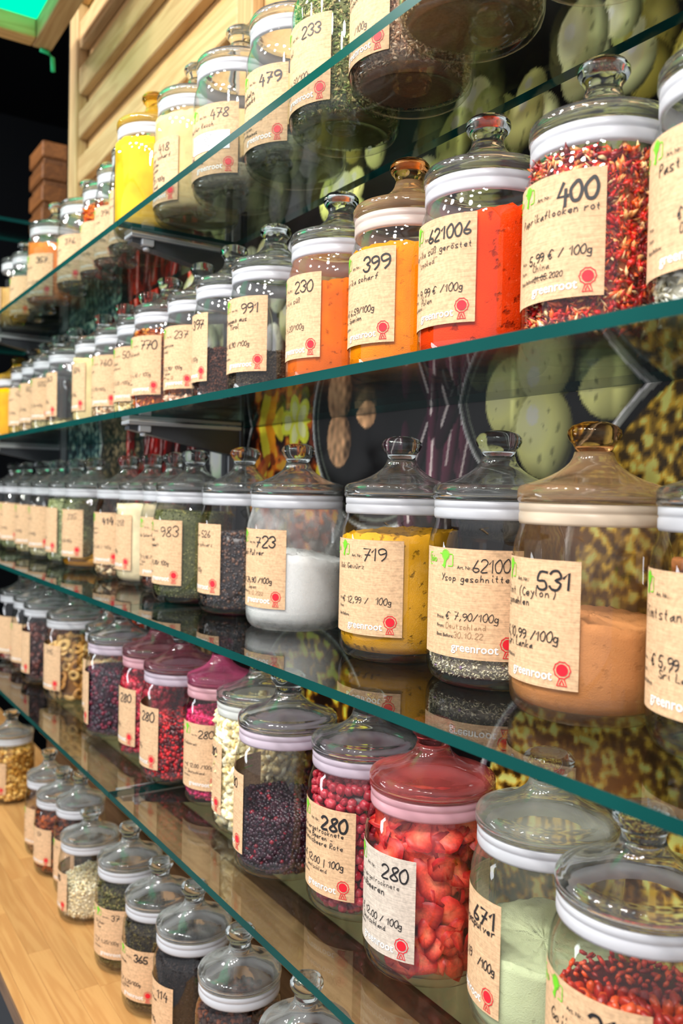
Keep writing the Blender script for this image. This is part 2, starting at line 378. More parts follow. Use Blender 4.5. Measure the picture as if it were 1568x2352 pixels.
# --- printed photo wall: painted per point on a fine sheet
def paint(X, Z):
    n = X.size; C = np.zeros((n, 3)); C[:] = srgb(12, 11, 12)
    pr = np.random.default_rng(5)
    def put(mask, col, a=1.0):
        C[mask] = C[mask]*(1-a)+np.array(col)*a
    def noise(freq, seed, mask=None):
        r = np.random.default_rng(seed); acc = np.zeros(n)
        k_ = 9 if mask is None else 26
        x_, z_ = (X, Z) if mask is None else (X[mask], Z[mask]); q_ = np.zeros(x_.size)
        for k in range(k_):
            a = r.uniform(0, 2*PI); fq = freq*r.uniform(0.4, 1.8)
            q_ += np.sin(fq*(x_*math.cos(a)+z_*math.sin(a))+r.uniform(0, 6.28))
        acc[mask if mask is not None else slice(None)] = q_/math.sqrt(k_)
        return acc
    def ellipse(cx, cz, rx, rz, ang=0.0):
        dx, dz = X-cx, Z-cz; c, s = math.cos(ang), math.sin(ang)
        u, w = (dx*c+dz*s)/rx, (-dx*s+dz*c)/rz
        return u, w, u*u+w*w
    spots = noise(420, 3)
    def olive(cx, cz, r, ang, c0=(206, 206, 132)):
        u, w, d = ellipse(cx, cz, r*1.0, r*1.18, ang); mk = d < 1
        base = np.array(srgb(*c0)); sh = np.clip(0.78-0.36*u+0.26*w-0.40*d, 0.05, 1.15)
        C[mk] = base[None]*sh[mk][:, None]
        sp = mk & (spots > 1.25) & (d < 0.8); C[sp] *= 0.45
        hl = mk & (((u+0.35)**2+(w-0.45)**2) < 0.05); C[hl] = C[hl]*0.6+np.array(srgb(225, 232, 190))*0.4
    def bowl(cx, cz, r, rim=(176, 182, 170), fill=(14, 13, 14)):
        _, _, d = ellipse(cx, cz, r, r); q = np.sqrt(d)
        put(q < 1, srgb(*fill)); put((q > 0.965) & (q < 1.0), srgb(*[c*0.6 for c in rim]), 0.7); put((q > 0.988) & (q < 1.0), srgb(200, 204, 196), 0.8)
        put((q > 0.90) & (q < 0.92), srgb(90, 96, 84), 0.6)
        return q < 0.93
    def grains(mask, cols, f, seed):
        a, b, c = noise(f, seed, mask), noise(f*1.7, seed+1, mask), noise(f*0.4, seed+2, mask)
        C[mask] = np.array(srgb(*cols[0]))
        for lvl, cc in zip((-0.5, 0.25, 0.9), cols[1:]):
            k = mask & ((a+0.7*b+0.4*c) > lvl); C[k] = np.array(srgb(*cc))
    def chilis(mask, n_, x0, x1, z0, z1, cols, seed):
        r = np.random.default_rng(seed)
        for k in range(n_):
            cx, cz, a = r.uniform(x0, x1), r.uniform(z0, z1), r.uniform(-0.5, 0.5)
            u, w, d = ellipse(cx, cz, r.uniform(0.012, 0.02), r.uniform(0.06, 0.12), a)
            mk = mask & (d < 1); cc = np.array(srgb(*cols[r.integers(len(cols))]))
            C[mk] = cc[None]*np.clip(0.75-0.6*u[mk]-0.3*d[mk], 0.05, 1)[:, None]
            put(mk & (np.abs(u+0.3) < 0.12) & (np.abs(w) < 0.5), srgb(220, 210, 205), 0.5)
    # far left: teal herbs
    grains((X < -2.30), [(12, 20, 22), (22, 44, 48), (52, 86, 84), (120, 140, 122)], 190, 40)
    bowl(-2.28, 0.02, 0.20); grains(((X+2.28)**2+(Z-0.02)**2) < 0.17**2, [(14, 16, 14), (36, 40, 30), (70, 62, 44), (110, 96, 70)], 220, 60)
    # red chillies
    red = (X > -2.28) & (X < -1.72)
    chilis(red & (Z > 0.20), 60, -2.25, -1.72, 0.2, 0.68, [(170, 22, 16), (120, 14, 12), (196, 46, 22), (80, 10, 10)], 21)
    chilis(red & (Z < 0.25), 40, -2.25, -1.80, -0.1, 0.25, [(150, 20, 16), (100, 12, 12), (60, 10, 10)], 22)
    for k in range(10):
        olive(pr.uniform(-1.85, -1.62), pr.uniform(0.30, 0.62), pr.uniform(0.04, 0.055), pr.uniform(-0.6, 0.6), (196, 200, 140))
    for x, z in [(-1.70, 0.16), (-1.66, 0.06), (-1.60, 0.13), (-1.58, 0.22)]:
        olive(x, z, 0.05, 0.3, (190, 205, 180))
    for k in range(22):
        olive(pr.uniform(-1.72, -1.22), pr.uniform(0.20, 0.44), pr.uniform(0.035, 0.05), pr.uniform(-0.7, 0.7), [(206, 214, 176), (226, 228, 200), (190, 196, 140)][k % 3])
    # mace bowl with a yellow flower
    b = bowl(-1.36, 0.03, 0.185)
    grains(b, [(30, 10, 6), (92, 34, 10), (160, 78, 16), (206, 124, 30)], 110, 70)
    for k in range(14):
        a = pr.uniform(0, 6.28); u, w, d = ellipse(-1.36+0.12*math.cos(a), 0.03+0.12*math.sin(a), 0.015, 0.05, pr.uniform(-1, 1))
        put(d < 1, srgb(*[(222, 168, 44), (120, 40, 14), (186, 110, 20)][k % 3]), 0.85)
    for k in range(7):
        a = k*0.9; u, w, d = ellipse(-1.345+0.03*math.cos(a), 0.135+0.034*math.sin(a), 0.018, 0.030, a+1.57)
        put(d < 1, srgb(232, 214, 50), 0.95); put(d < 0.35, srgb(248, 240, 130), 0.8)
    # nutmeg bowl
    bowl(-1.10, 0.13, 0.19)
    def nutmeg(x, z, r, a):
        u, w, d = ellipse(x, z, r*0.8, r, a); mk = d < 1
        tex = noise(260, int(1000*abs(x)) % 97)
        C[mk] = np.array(srgb(168, 128, 92))[None]*np.clip(0.75+0.22*tex[mk]-0.45*u[mk]-0.25*d[mk], 0.1, 1.2)[:, None]
    for x, z, r, a in [(-1.205, 0.085, 0.045, 0.1), (-1.13, 0.135, 0.036, 0.5), (-1.20, 0.18, 0.04, -0.3), (-1.02, 0.20, 0.045, 0.4), (-1.12, 0.22, 0.04, 0.9)]:
        nutmeg(x, z, r, a)
    # dark purple pods
    pod = (X > -1.04) & (X < -0.86) & (Z < 0.30)
    chilis(pod, 20, -1.02, -0.88, -0.15, 0.2, [(60, 26, 40), (40, 20, 30), (84, 40, 56), (30, 26, 30)], 31)
    # olive bowl
    bowl(-0.745, 0.155, 0.165)
    for x, z, r, a in [(-0.86, 0.17, 0.03, 0), (-0.81, 0.12, 0.043, 0.2), (-0.735, 0.165, 0.045, -0.2), (-0.70, 0.205, 0.036, 0.4), (-0.655, 0.14, 0.046, 0.3), (-0.75, 0.075, 0.047, 0.1), (-0.80, 0.215, 0.038, 0.7), (-0.62, 0.215, 0.04, 0.2), (-0.68, 0.27, 0.04, 0.4), (-0.77, 0.27, 0.04, 1.0)]:
        olive(x, z, r, a)
    # herb bowl
    b = bowl(-0.44, -0.10, 0.275, (196, 200, 190))
    grains(b, [(44, 32, 10), (104, 80, 22), (166, 134, 44), (208, 182, 92)], 235, 80)
    # hanging pale green capers, upper right
    up = (X > -1.30) & (Z > 0.27)
    C[up & (X > -1.22)] *= 0.5
    for k in range(120):
        x, z = pr.uniform(-1.28, 0.3), pr.uniform(0.30, 0.64)
        if x < -1.0 and z > 0.5 and pr.random() < 0.5: continue
        olive(x, z, pr.uniform(0.026, 0.04), pr.uniform(-0.8, 0.8), [(196, 196, 120), (170, 178, 100), (206, 212, 150), (150, 140, 60)][k % 4])
    # lower part
    low = (Z < -0.20)
    b = bowl(-1.28, -0.42, 0.19, (170, 170, 120)); grains(b, [(20, 12, 8), (60, 34, 12), (150, 110, 20), (226, 206, 60)], 130, 90)
    b = bowl(-0.62, -0.42, 0.235, (214, 190, 210)); grains(b, [(40, 24, 8), (92, 62, 18), (168, 134, 46), (216, 196, 96)], 220, 95)
    b = bowl(-1.75, -0.40, 0.17); grains(b, [(20, 16, 12), (50, 40, 30), (90, 70, 50), (130, 110, 80)], 180, 99)
    b = bowl(-2.25, -0.40, 0.18); grains(b, [(20, 10, 8), (60, 20, 14), (110, 34, 20), (150, 60, 30)], 180, 101)
    return np.clip(C*2.4, 0, 1)
def sheet(x0, x1, sx, z0, z1, sz):
    xs = np.arange(x0, x1+sx*0.5, sx); zs = np.arange(z0, z1+sz*0.5, sz)
    XX, ZZ = np.meshgrid(xs, zs); k = len(xs)
    idx = np.arange(XX.size).reshape(XX.shape)
    F = np.stack([idx[:-1, :-1], idx[:-1, 1:], idx[1:, 1:], idx[1:, :-1]], -1).reshape(-1, 4)
    return XX.ravel(), ZZ.ravel(), F
Xa, Za, Fa = sheet(-2.80, -1.65, 0.005, -0.615, 0.655, 0.005)
Xb, Zb, Fb = sheet(-1.65, -0.45, 0.0026, -0.615, 0.655, 0.0026)
Xc, Zc, Fc = sheet(-0.45, 0.4, 0.008, -0.615, 0.655, 0.008)
PX = np.concatenate([Xa, Xb, Xc]); PZ = np.concatenate([Za, Zb, Zc])
PF = np.concatenate([Fa, Fb+len(Xa), Fc+len(Xa)+len(Xb)])
PV = np.stack([PX, np.full(PX.size, WALL_Y-0.002), PZ+CH], -1)
poster = obj('wall_poster', mesh_np('wall_poster', PV, PF, print_mat('poster_print'), False, sum(paint(PX+a*0.0011, PZ+b*0.0011) for a, b in ((-1, -0.4), (0.8, -0.9), (0.2, 1.0)))/3))
tag(poster, 'printed photo mural of spice bowls, olives and chillies behind the shelves', 'poster')

# green lit ceiling coffer
coffer = empty('ceiling_coffer', (-1.4, 0.0, CH+1.25)); tag(coffer, 'green glowing ceiling panel in a deep pine frame', 'ceiling light')
zc = CH+1.25
box('frame_beam', -2.604, 0.6, 0.602, 0.657, zc, zc+0.075, M_pine, coffer, 0.003)
box('frame_beam', -2.604, -2.549, -1.4, 0.601, zc, zc+0.075, wood('pine_cross', srgb(222, 186, 128), srgb(190, 142, 84), 'Y'), coffer, 0.003)
box('frame_beam', -2.604, 0.6, -1.455, -1.401, zc, zc+0.075, M_pine, coffer, 0.003)
box('light_panel', -2.548, -1.9, -1.40, 0.601, zc+0.052, zc+0.062, emit('green_light', (0.0, 1.0, 0.40), 1.6), coffer)
pth = [(-2.598, 0.625, zc-0.004), (-2.600, 0.648, zc-0.006), (-2.601, 0.660, zc-0.018), (-2.601, 0.662, zc-0.055)]
v, f = tube_vf(pth, 0.0065, 8)
hk = obj('cable_hook', mesh('cable_hook', v, f, plain('green_lit_metal', (0.02, 0.75, 0.32), 0.4))); tag(hk, 'small cable hook under the coffer corner, green glow painted on', 'hook')  # metal hook, the panel's green light put into its colour
struct(box('ceiling', -4.5, -2.604, -3, 1.3, CH+1.80, CH+1.85, M_black))

# ------------------------------------------------------------------ glass shelves, rails and brackets
M_steel = plain('brushed_steel', (0.66, 0.68, 0.72), 0.35, 0.55)
M_dsteel = plain('dark_steel', (0.10, 0.105, 0.12), 0.4, 0.7)
M_shelf = glass('shelf_glass', (0.62, 0.80, 0.75), face=0.965, r0=0.045)
def edge_mat():
    mt, nt, out = new_mat('shelf_edge'); L = nt.links.new
    b = nd(nt, 'ShaderNodeBsdfPrincipled'); b.inputs['Roughness'].default_value = 0.3; b.inputs['Specular IOR Level'].default_value = 0.12
    b.inputs['Base Color'].default_value = (0.004, 0.105, 0.098, 1)
    tc = nd(nt, 'ShaderNodeTexCoord'); nz = nd(nt, 'ShaderNodeTexNoise'); nz.inputs['Scale'].default_value = 5; L(tc.outputs['Object'], nz.inputs['Vector'])
    mx = nd(nt, 'ShaderNodeMixRGB'); L(nz.outputs[0], mx.inputs[0]); mx.inputs[1].default_value = (0.001, 0.028, 0.028, 1); mx.inputs[2].default_value = (0.002, 0.075, 0.066, 1)
    L(mx.outputs[0], b.inputs['Base Color']); L(b.outputs[0], out.inputs[0]); return mt
M_edge = edge_mat()
TH = 0.011
SH = {'A': CH+0.4638, 'B': CH+0.1273, 'C': CH-0.2165, 'D': CH-0.5507}
TOP = {k: z+TH/2 for k, z in SH.items()}; TOP['E'] = CH-0.92
BACK = {'A': 0.728, 'B': 0.771, 'C': 0.771, 'D': 0.771}
ROWS = {'A': 'top', 'B': 'second', 'C': 'third', 'D': 'fourth', 'E': 'wooden'}
def glass_panel(name, x0, x1, y0, y1, z, parent=None, th=TH):
    v = [(x, y, zz) for zz in (z-th/2, z+th/2) for x, y in ((x0, y0), (x1, y0), (x1, y1), (x0, y1))]
    f = [(3, 2, 1, 0), (4, 5, 6, 7), (0, 1, 5, 4), (1, 2, 6, 5), (2, 3, 7, 6), (3, 0, 4, 7)]
    c = ((x0+x1)/2, (y0+y1)/2, z)
    me = mesh(name, [(a-c[0], b-c[1], d-c[2]) for a, b, d in v], f, M_shelf, False)
    me.materials.append(M_edge)
    for p in me.polygons:
        if p.index >= 2: p.material_index = 1
    return obj(name, me, parent, c)
JX = -1.515
for k, where in (('A', 'top'), ('B', 'second'), ('C', 'third'), ('D', 'lowest')):
    for x0, x1, side in ((JX+0.0015, 0.15, 'near'), (-3.22, JX-0.0015, 'far')):
        o = glass_panel('glass_shelf', x0, x1, 0.5, BACK[k], SH[k])
        tag(o, '%s half of the %s glass shelf, teal edged, carrying spice jars' % (side, where), 'shelf')
# wall rails
def rail(x, z0, z1, label):
    r = empty('slotted_rail', (x, WALL_Y-0.004, z0)); tag(r, label, 'rail')
    box('channel', x-0.015, x+0.015, WALL_Y-0.012, WALL_Y-0.003, z0, z1, M_dsteel, r, 0.0015)
    box('lip', x-0.018, x-0.0148, WALL_Y-0.020, WALL_Y-0.003, z0, z1, M_steel, r)
    box('lip', x+0.0148, x+0.018, WALL_Y-0.020, WALL_Y-0.003, z0, z1, M_steel, r)
    for i, zz in enumerate(np.arange(z0+0.03, z1-0.02, 0.05)):
        if abs(x+1.6) < 0.1: box('slot', x-0.003, x+0.003, WALL_Y-0.0125, WALL_Y-0.0118, zz, zz+0.02, M_black, r)
rail(-1.60, CH-0.62, CH+0.97, 'steel slotted wall rail under the middle joint of the shelves')
rail(-2.825, CH-0.62, CH+0.80, 'steel slotted wall rail at the far left end of the mural')
# two-jaw brackets that clamp the panes
def bracket(x, z, label):
    b = empty('shelf_bracket', (x, WALL_Y-0.02, z)); tag(b, label, 'bracket')
    y1 = WALL_Y-0.021; y0 = 0.545; zt = z-TH/2-0.0008
    prof = [(y1, zt), (y0+0.01, zt), (y0-0.012, zt-0.010), (y0-0.012, zt-0.016), (y0+0.06, zt-0.030), (y1, zt-0.058)]
    v = []; n = len(prof)
    for xx in (x-0.012, x+0.012): v += [(xx-x, p[0]-b.location.y, p[1]-z) for p in prof]
    f = [tuple(range(n)), tuple(range(2*n-1, n-1, -1))]+[((i+1) % n, i, i+n, (i+1) % n+n) for i in range(n)]
    obj('arm', mesh('arm', v, f, M_dsteel, False), b)
    box('flange', x-0.020, x+0.020, y0-0.016, y1, zt-0.0072, zt-0.0002, M_steel, b, 0.001)
    box('clamp_block', x+0.003, x+0.019, y0+0.004, y0+0.028, zt-0.020, zt-0.0074, M_steel, b, 0.002)
    v, f = lathe([(0, 0), (0.006, 0), (0.006, 0.005), (0.004, 0.007), (0, 0.007)], 12)
    s = obj('screw', mesh('screw', v, f, M_steel), b); s.location = (0.008, y0+0.016-b.location.y, zt-z-0.027)
    box('wall_plate', x-0.014, x+0.014, y1, WALL_Y-0.0135, z-0.085, z-0.004, M_dsteel, b, 0.001)
for k, wd in (('A', 'top'), ('B', 'second'), ('C', 'third'), ('D', 'lowest')):
    bracket(-1.545, SH[k], 'steel shelf bracket under the middle joint of the %s shelf' % wd)
    bracket(-2.835, SH[k], 'steel shelf bracket at the far left of the %s shelf' % wd)

# counter
ct = empty('counter', (-1.5, 0.56, CH-0.95)); tag(ct, 'long pine counter of glued staves under the glass shelves', 'counter')
box('carcass', -4.2, 0.6, 0.42, WALL_Y-0.001, 0.0, CH-0.951, plain('dark_cabinet', (0.012, 0.014, 0.02), 0.5), ct)
box('edge_strip', -4.2, 0.6, 0.356, 0.3588, CH-0.950, CH-0.9212, wood('end_grain', srgb(120, 92, 70), srgb(90, 66, 48), 'X'), ct)
ys = [0.359, 0.375, 0.418, 0.461, 0.504, 0.547, 0.590, 0.633, 0.676, 0.719, WALL_Y-0.001]
rs = random.Random(3)
for a, b_ in zip(ys[:-1], ys[1:]):
    x = 0.6-rs.uniform(0, 0.3)
    if a < 0.37:
        box('stave', -4.2, 0.6, a, b_-0.0004, CH-0.95, CH-0.92, M_counter, ct, 0.0006); continue
    first = True; xr = 0.6
    while xr > -4.2:
        ln = rs.uniform(0.28, 0.62) if xr > -3.4 else 1.0
        xl = max(-4.2, xr-ln)
        box('stave', xl+0.0003, xr-0.0003, a, b_-0.0004, CH-0.95, CH-0.92, M_counter, ct, 0.0006)
        xr = xl

# side unit seen past the end of the panel
sd = glass_panel('glass_shelf', -3.62, -3.35, 0.10, 1.20, CH+0.965, None, 0.012); tag(sd, 'glass shelf of the side unit at the upper left', 'shelf')
cr = empty('wooden_crate', (-3.52, 0.905, CH+0.9715)); tag(cr, 'brown slatted wooden crate on the side glass shelf', 'crate')
for k in range(4):
    z0 = CH+0.9715+k*0.084
    box('slat', -3.62, -3.42, 0.835, 0.975, z0+0.024, z0+0.084, M_crate, cr, 0.004)
    box('spacer', -3.61, -3.43, 0.845, 0.965, z0, z0+0.0235, M_dkwood, cr, 0.001)

# ------------------------------------------------------------------ lettering
GL = {
'0': '38 16 14 22 42 54 56 48 38', '1': '16 38 32', '2': '17 28 48 56 12 52', '3': '17 28 48 56 35 54 42 22 13', '4': '38 14 54|46 41',
'5': '58 28 15 45 53 42 22 13', '6': '48 25 13 32 53 44 14', '7': '18 58 22|25 55', '8': '48 27 35 53 32 13 35 57 48', '9': '56 25 17 38 57 54 32',
'a': '45 24 13 22 44|45 43 52', 'b': '18 12|14 35 43 32 12', 'c': '44 25 13 22 43', 'd': '44 25 13 22 43|48 43 52', 'e': '13 44 35 14 13 32 43',
'f': '48 37 22|15 45', 'g': '44 25 13 32 44|45 40 20 10', 'h': '18 12|14 35 44 42', 'i': '25 23 32|27 28', 'j': '35 30 10|37 38', 'k': '18 12|45 13 42',
'l': '18 13 22', 'm': '15 12|14 25 33 32|34 45 53 52', 'n': '15 12|14 35 43 42', 'o': '35 14 22 43 35', 'p': '15 10|14 35 43 22 13', 'q': '44 25 13 32 44|45 40',
'r': '15 12|14 35 45', 's': '45 25 14 33 42 12', 't': '27 23 32|15 35', 'u': '15 13 22 43|45 42', 'v': '15 22 45', 'w': '15 22 34 42 55', 'x': '15 42|45 12',
'y': '15 33|45 20 10', 'z': '15 45 12 42', 'ü': '15 13 22 43|45 42|26 27|46 47', 'ö': '35 14 22 43 35|26 27|46 47', 'ä': '45 24 13 22 44|45 43 52|26 27|46 47', 'ß': '12 17 38 46 35 43 32',
'A': '12 38 52|24 44', 'B': '12 18 48 46 15 45 43 12', 'C': '57 38 15 23 42 53', 'D': '12 18 48 55 42 12', 'E': '58 18 12 52|15 45', 'F': '58 18 12|15 45', 'G': '57 38 15 23 42 54 34',
'H': '18 12|58 52|15 55', 'J': '58 53 32 13', 'K': '18 12|58 15 52', 'L': '18 12 52', 'M': '12 18 34 58 52', 'N': '12 18 52 58', 'O': '38 15 32 55 38', 'P': '12 18 48 46 15',
'R': '12 18 48 46 15 52', 'S': '57 38 16 54 42 13', 'T': '18 58|38 32', 'W': '18 22 35 42 58', 'Y': '18 35|58 22', 'Z': '18 58 12 52|25 45', 'I': '38 32',
'€': '57 38 15 22 43|05 35|04 34', '/': '12 58', ',': '33 21', '.': '22 23', '(': '48 25 31', ')': '28 45 31', '-': '14 44', '"': '17 18|37 38', ':': '22 23|24 25', '|': '30 38', '~': '04 94',
}
CURVY = set('02356890abcdeghmnopqrsuüöäßSCGOPRBDU€()')
def strokes(ch):
    if ch not in GL: return []
    out = []
    for s in GL[ch].split('|'):
        p = [np.array((int(q[0]), int(q[1])-2), float) for q in s.split()]
        if ch in CURVY and len(p) > 2:
            closed = np.allclose(p[0], p[-1]); q = []
            for i in range(len(p)-1):
                p0 = p[i-1] if i else (p[-2] if closed else p[0]); p1, p2 = p[i], p[i+1]
                p3 = p[i+2] if i+2 < len(p) else (p[1] if closed else p[-1])
                for t in (0, 0.34, 0.67):
                    q.append(0.5*((2*p1)+(-p0+p2)*t+(2*p0-5*p1+4*p2-p3)*t*t+(-p0+3*p1-3*p2+p3)*t**3))
            q.append(p[-1]); p = q
        out.append(p)
    return out
def hand(text, x, y, cap, wt, rr, slant=0.12, sx=0.85, tilt=0.0):
    """handwritten line as ribbons: list of (verts2d, faces)"""
    V = []; F = []; s = cap/6.0; cx = x
    for ch in text:
        if ch == ' ': cx += 4.2*s*sx; continue
        jy = rr.uniform(-0.25, 0.25)*s; js = rr.uniform(0.92, 1.08)
        for p in strokes(ch):
            q = [np.array((cx+(a[0]*sx+a[1]*slant)*s*js, y+jy+a[1]*s*js+(cx-x)*tilt)) for a in p]
            n = len(q); b0 = len(V)
            for i in range(n):
                d = q[min(i+1, n-1)]-q[max(i-1, 0)]; L_ = math.hypot(*d) or 1; nn = np.array((-d[1], d[0]))/L_*wt/2
                ext = d/L_*wt*0.3*(1 if i == n-1 else (-1 if i == 0 else 0))
                V += [q[i]+ext-nn, q[i]+ext+nn]
            F += [(b0+2*i, b0+2*i+2, b0+2*i+3, b0+2*i+1) for i in range(n-1)]
        w = 4.0 if ch in 'il1,.j:|I' else (6.2 if ch in 'mw' else 5.3)
        cx += w*s*sx
    return V, F, cx
_T = {}
def typeset(text, bold=0.0):
    if (text, bold) in _T: return _T[(text, bold)]
    cu = bpy.data.curves.new('type', 'FONT'); cu.body = text; cu.size = 1.0; cu.resolution_u = 2; cu.offset = bold; cu.fill_mode = 'FRONT'
    ob = bpy.data.objects.new('type', cu); COL.objects.link(ob)
    dg = bpy.context.evaluated_depsgraph_get(); dg.update()
    me = bpy.data.meshes.new_from_object(ob.evaluated_get(dg))
    V = np.array([(q.co.x, q.co.y) for q in me.vertices]); F = [tuple(p.vertices) for p in me.polygons]
    bpy.data.objects.remove(ob); bpy.data.curves.remove(cu); bpy.data.meshes.remove(me)
    _T[(text, bold)] = (V, F); return V, F
def typed(text, x, y, size, bold=0.0):
    V, F = typeset(text, bold); return [np.array((x+a*size, y+b*size)) for a, b in V], F
def join(parts):
    V = []; F = []
    for p in parts:
        b0 = len(V); V += list(p[0]); F += [tuple(i+b0 for i in q) for q in p[1]]
    return V, F
def disc2(cx, cy_, r, n=20):
    return [np.array((cx, cy_))]+[np.array((cx+r*math.cos(2*PI*i/n), cy_+r*math.sin(2*PI*i/n))) for i in range(n)], [(0, 1+i, 1+(i+1) % n) for i in range(n)]
def ring2(cx, cy_, r0, r1, n=30, wob=0.0):
    V = []
    for i in range(n):
        a = 2*PI*i/n; k = 1+wob*math.cos(10*a)
        V += [np.array((cx+r0*k*math.cos(a), cy_+r0*k*math.sin(a))), np.array((cx+r1*k*math.cos(a), cy_+r1*k*math.sin(a)))]
    return V, [(2*i, 2*((i+1) % n), 2*((i+1) % n)+1, 2*i+1) for i in range(n)]
def poly2(pts):
    return [np.array(p, float) for p in pts], [tuple(range(len(pts)))]
def line2(pts, w):
    V = []; n = len(pts)
    q = [np.array(p, float) for p in pts]
    for i in range(n):
        d = q[min(i+1, n-1)]-q[max(i-1, 0)]; L_ = math.hypot(*d) or 1; nn = np.array((-d[1], d[0]))/L_*w/2
        V += [q[i]-nn, q[i]+nn]
    return V, [(2*i, 2*i+2, 2*i+3, 2*i+1) for i in range(n-1)]

M_ink = plain('black_ink', (0.012, 0.011, 0.013), 0.5)
M_faint = plain('faint_ink', srgb(150, 118, 84), 0.7)
M_print = plain('print_black', (0.03, 0.026, 0.024), 0.6)
M_white = plain('white_print', (0.93, 0.92, 0.90), 0.6)
M_red = plain('red_print', srgb(224, 22, 44), 0.5)
M_green = plain('green_print', srgb(112, 206, 30), 0.5)
M_kraft = kraft('kraft_paper', srgb(214, 176, 138))
M_kraft_white = kraft('worn_white_paper', srgb(204, 190, 176))

LW = 0.130
def build_label(parent, R, a0, z0, H, number, lines, cap=0.015, nwt=0.0022, mat=None, nx=0.62, seed=0, sticker=False, far=False):
    """a0: angle of the label's left edge; local axes: label x runs along +angle"""
    k = R/0.077; Wd = LW*k; Rl = R+0.0007
    def bend(V, off):
        r = Rl+off
        return [(r*math.cos(a0+p[0]/R), r*math.sin(a0+p[0]/R), z0+p[1]) for p in V]
    n = 26; V = []; F = []
    for i in range(n+1):
        for y in (0, H): V.append((Wd*i/n, y))
    F = [(2*i, 2*i+2, 2*i+3, 2*i+1) for i in range(n)]
    lab = obj('label', mesh('label', bend(V, 0), F, mat or M_kraft), parent)
    rr = random.Random(seed)
    def part(name, vf, m_, off=0.0005):
        if not vf[1]: return None
        o_ = obj(name, mesh(name, bend(vf[0], off), vf[1], m_, False), lab)
        if 'lettering' in name or 'print' in name or 'text' in name or name == 'number': o_['kind'] = 'stuff'
        return o_
    def fit(v, x_start):                    # keep a long line on the paper
        if not v: return v
        mx = max(p[0] for p in v); lim = Wd*0.955
        if mx <= lim: return v
        q = (lim-x_start)/(mx-x_start)
        return [np.array((x_start+(p[0]-x_start)*q, p[1])) for p in v]
    if number:
        cp = cap*k*0.97
        v, f, _ = hand(number, Wd*nx, H*(1-0.10)-cp*1.0, cp, nwt*k, rr, 0.05, 0.95, 0.03)
        v = fit(v, Wd*nx)
        part('number', (v, f), M_ink)
    dark = []; faint = []
    for ln in lines:
        t, x, y, c_, w = ln[:5]
        v, f, _ = hand(t, Wd*x, H*(1-y), c_*k*0.83, w*k*0.92, rr, 0.10, 0.86, ln[6] if len(ln) > 6 else 0.02)
        v = fit(v, Wd*x)
        (faint if len(ln) > 5 and ln[5] else dark).append((v, f))
    if dark: part('handwritten_lettering', join(dark), M_ink)
    if faint: part('faded_lettering', join(faint), M_faint)
    if not far:
        pr = [typed('Art. Nr.:', Wd*0.445, H*0.815, 0.0052*k, 0.012), typed('Price:', Wd*0.225, H*0.345, 0.0052*k, 0.012),
              typed('From:', Wd*0.225, H*0.262, 0.0052*k, 0.012), typed('Best Before:', Wd*0.225, H*0.180, 0.0052*k, 0.012)]
        part('printed_lettering', join(pr), M_print)
    part('brand_text', typed('greenroot', Wd*0.405, H*0.065, 0.0128*k, 0.013), M_white)
    # red rosette
    cx, cy_, r = Wd*0.885, H*0.155, 0.0056*k
    seal = join([disc2(cx, cy_, r, 18), ring2(cx, cy_, r*1.28, r*1.46, 30, 0.05), line2([(cx-r*0.35, cy_-r*1.3), (cx-r*0.85, cy_-r*2.6), (cx+r*0.85, cy_-r*2.6), (cx+r*0.35, cy_-r*1.3)], r*0.22), line2([(cx-r*0.35, cy_-r*2.4), (cx, cy_-r*1.6), (cx+r*0.35, cy_-r*2.4)], r*0.25)])
    part('rosette_seal', seal, M_red)
    # green bio mark
    x0, x1, y0, y1 = Wd*0.085, Wd*0.40, H*0.835, H*0.945
    gw = 0.0011*k; cxx, cyy = x0+(x1-x0)*0.74, y1-0.001*k
    fr = line2([(cxx-0.006*k, y1), (x0+0.001, y1), (x0, y1-0.001), (x0, y0+0.001), (x0+0.001, y0), (cxx-0.003*k, y0)], gw)
    fr2 = line2([(cxx+0.006*k, y1), (x1-0.001, y1), (x1, y1-0.001), (x1, y0+0.001), (x1-0.001, y0), (cxx+0.004*k, y0)], gw)
    part('bio_mark', join([fr, fr2, typed('bio', x0+0.0022*k, y0+0.0032*k, 0.0105*k, 0.02), disc2(cxx, cyy, 0.0048*k, 18), ring2(cxx, cyy, 0.0053*k, 0.0060*k, 24, 0.05),
          poly2([(cxx-0.0016*k, cyy-0.004*k), (cxx+0.0018*k, cyy-0.004*k), (cxx-0.0005*k, y0-0.003*k), (cxx-0.0042*k, y0-0.001*k)])]), M_green)
    if sticker:
        n = 12; V = []
        for i in range(n+1):
            for y in (H*0.34, H*0.60): V.append((Wd*(0.30+0.60*i/n), y))
        st = obj('sticker', mesh('sticker', bend(V, 0.0008), [(2*i, 2*i+2, 2*i+3, 2*i+1) for i in range(n)], plain('white_sticker', (0.85, 0.85, 0.86), 0.5)), lab)
        L2 = []
        for j in range(9):
            v, f, _ = hand(''.join(rr.choice('aenrstilumdo ') for _ in range(34)), Wd*0.32, H*(0.575-0.025*j), 0.0016, 0.00035, rr, 0, 1.0)
            L2.append((v, f))
        part('small_print', join(L2), M_print, 0.0012)
    return lab

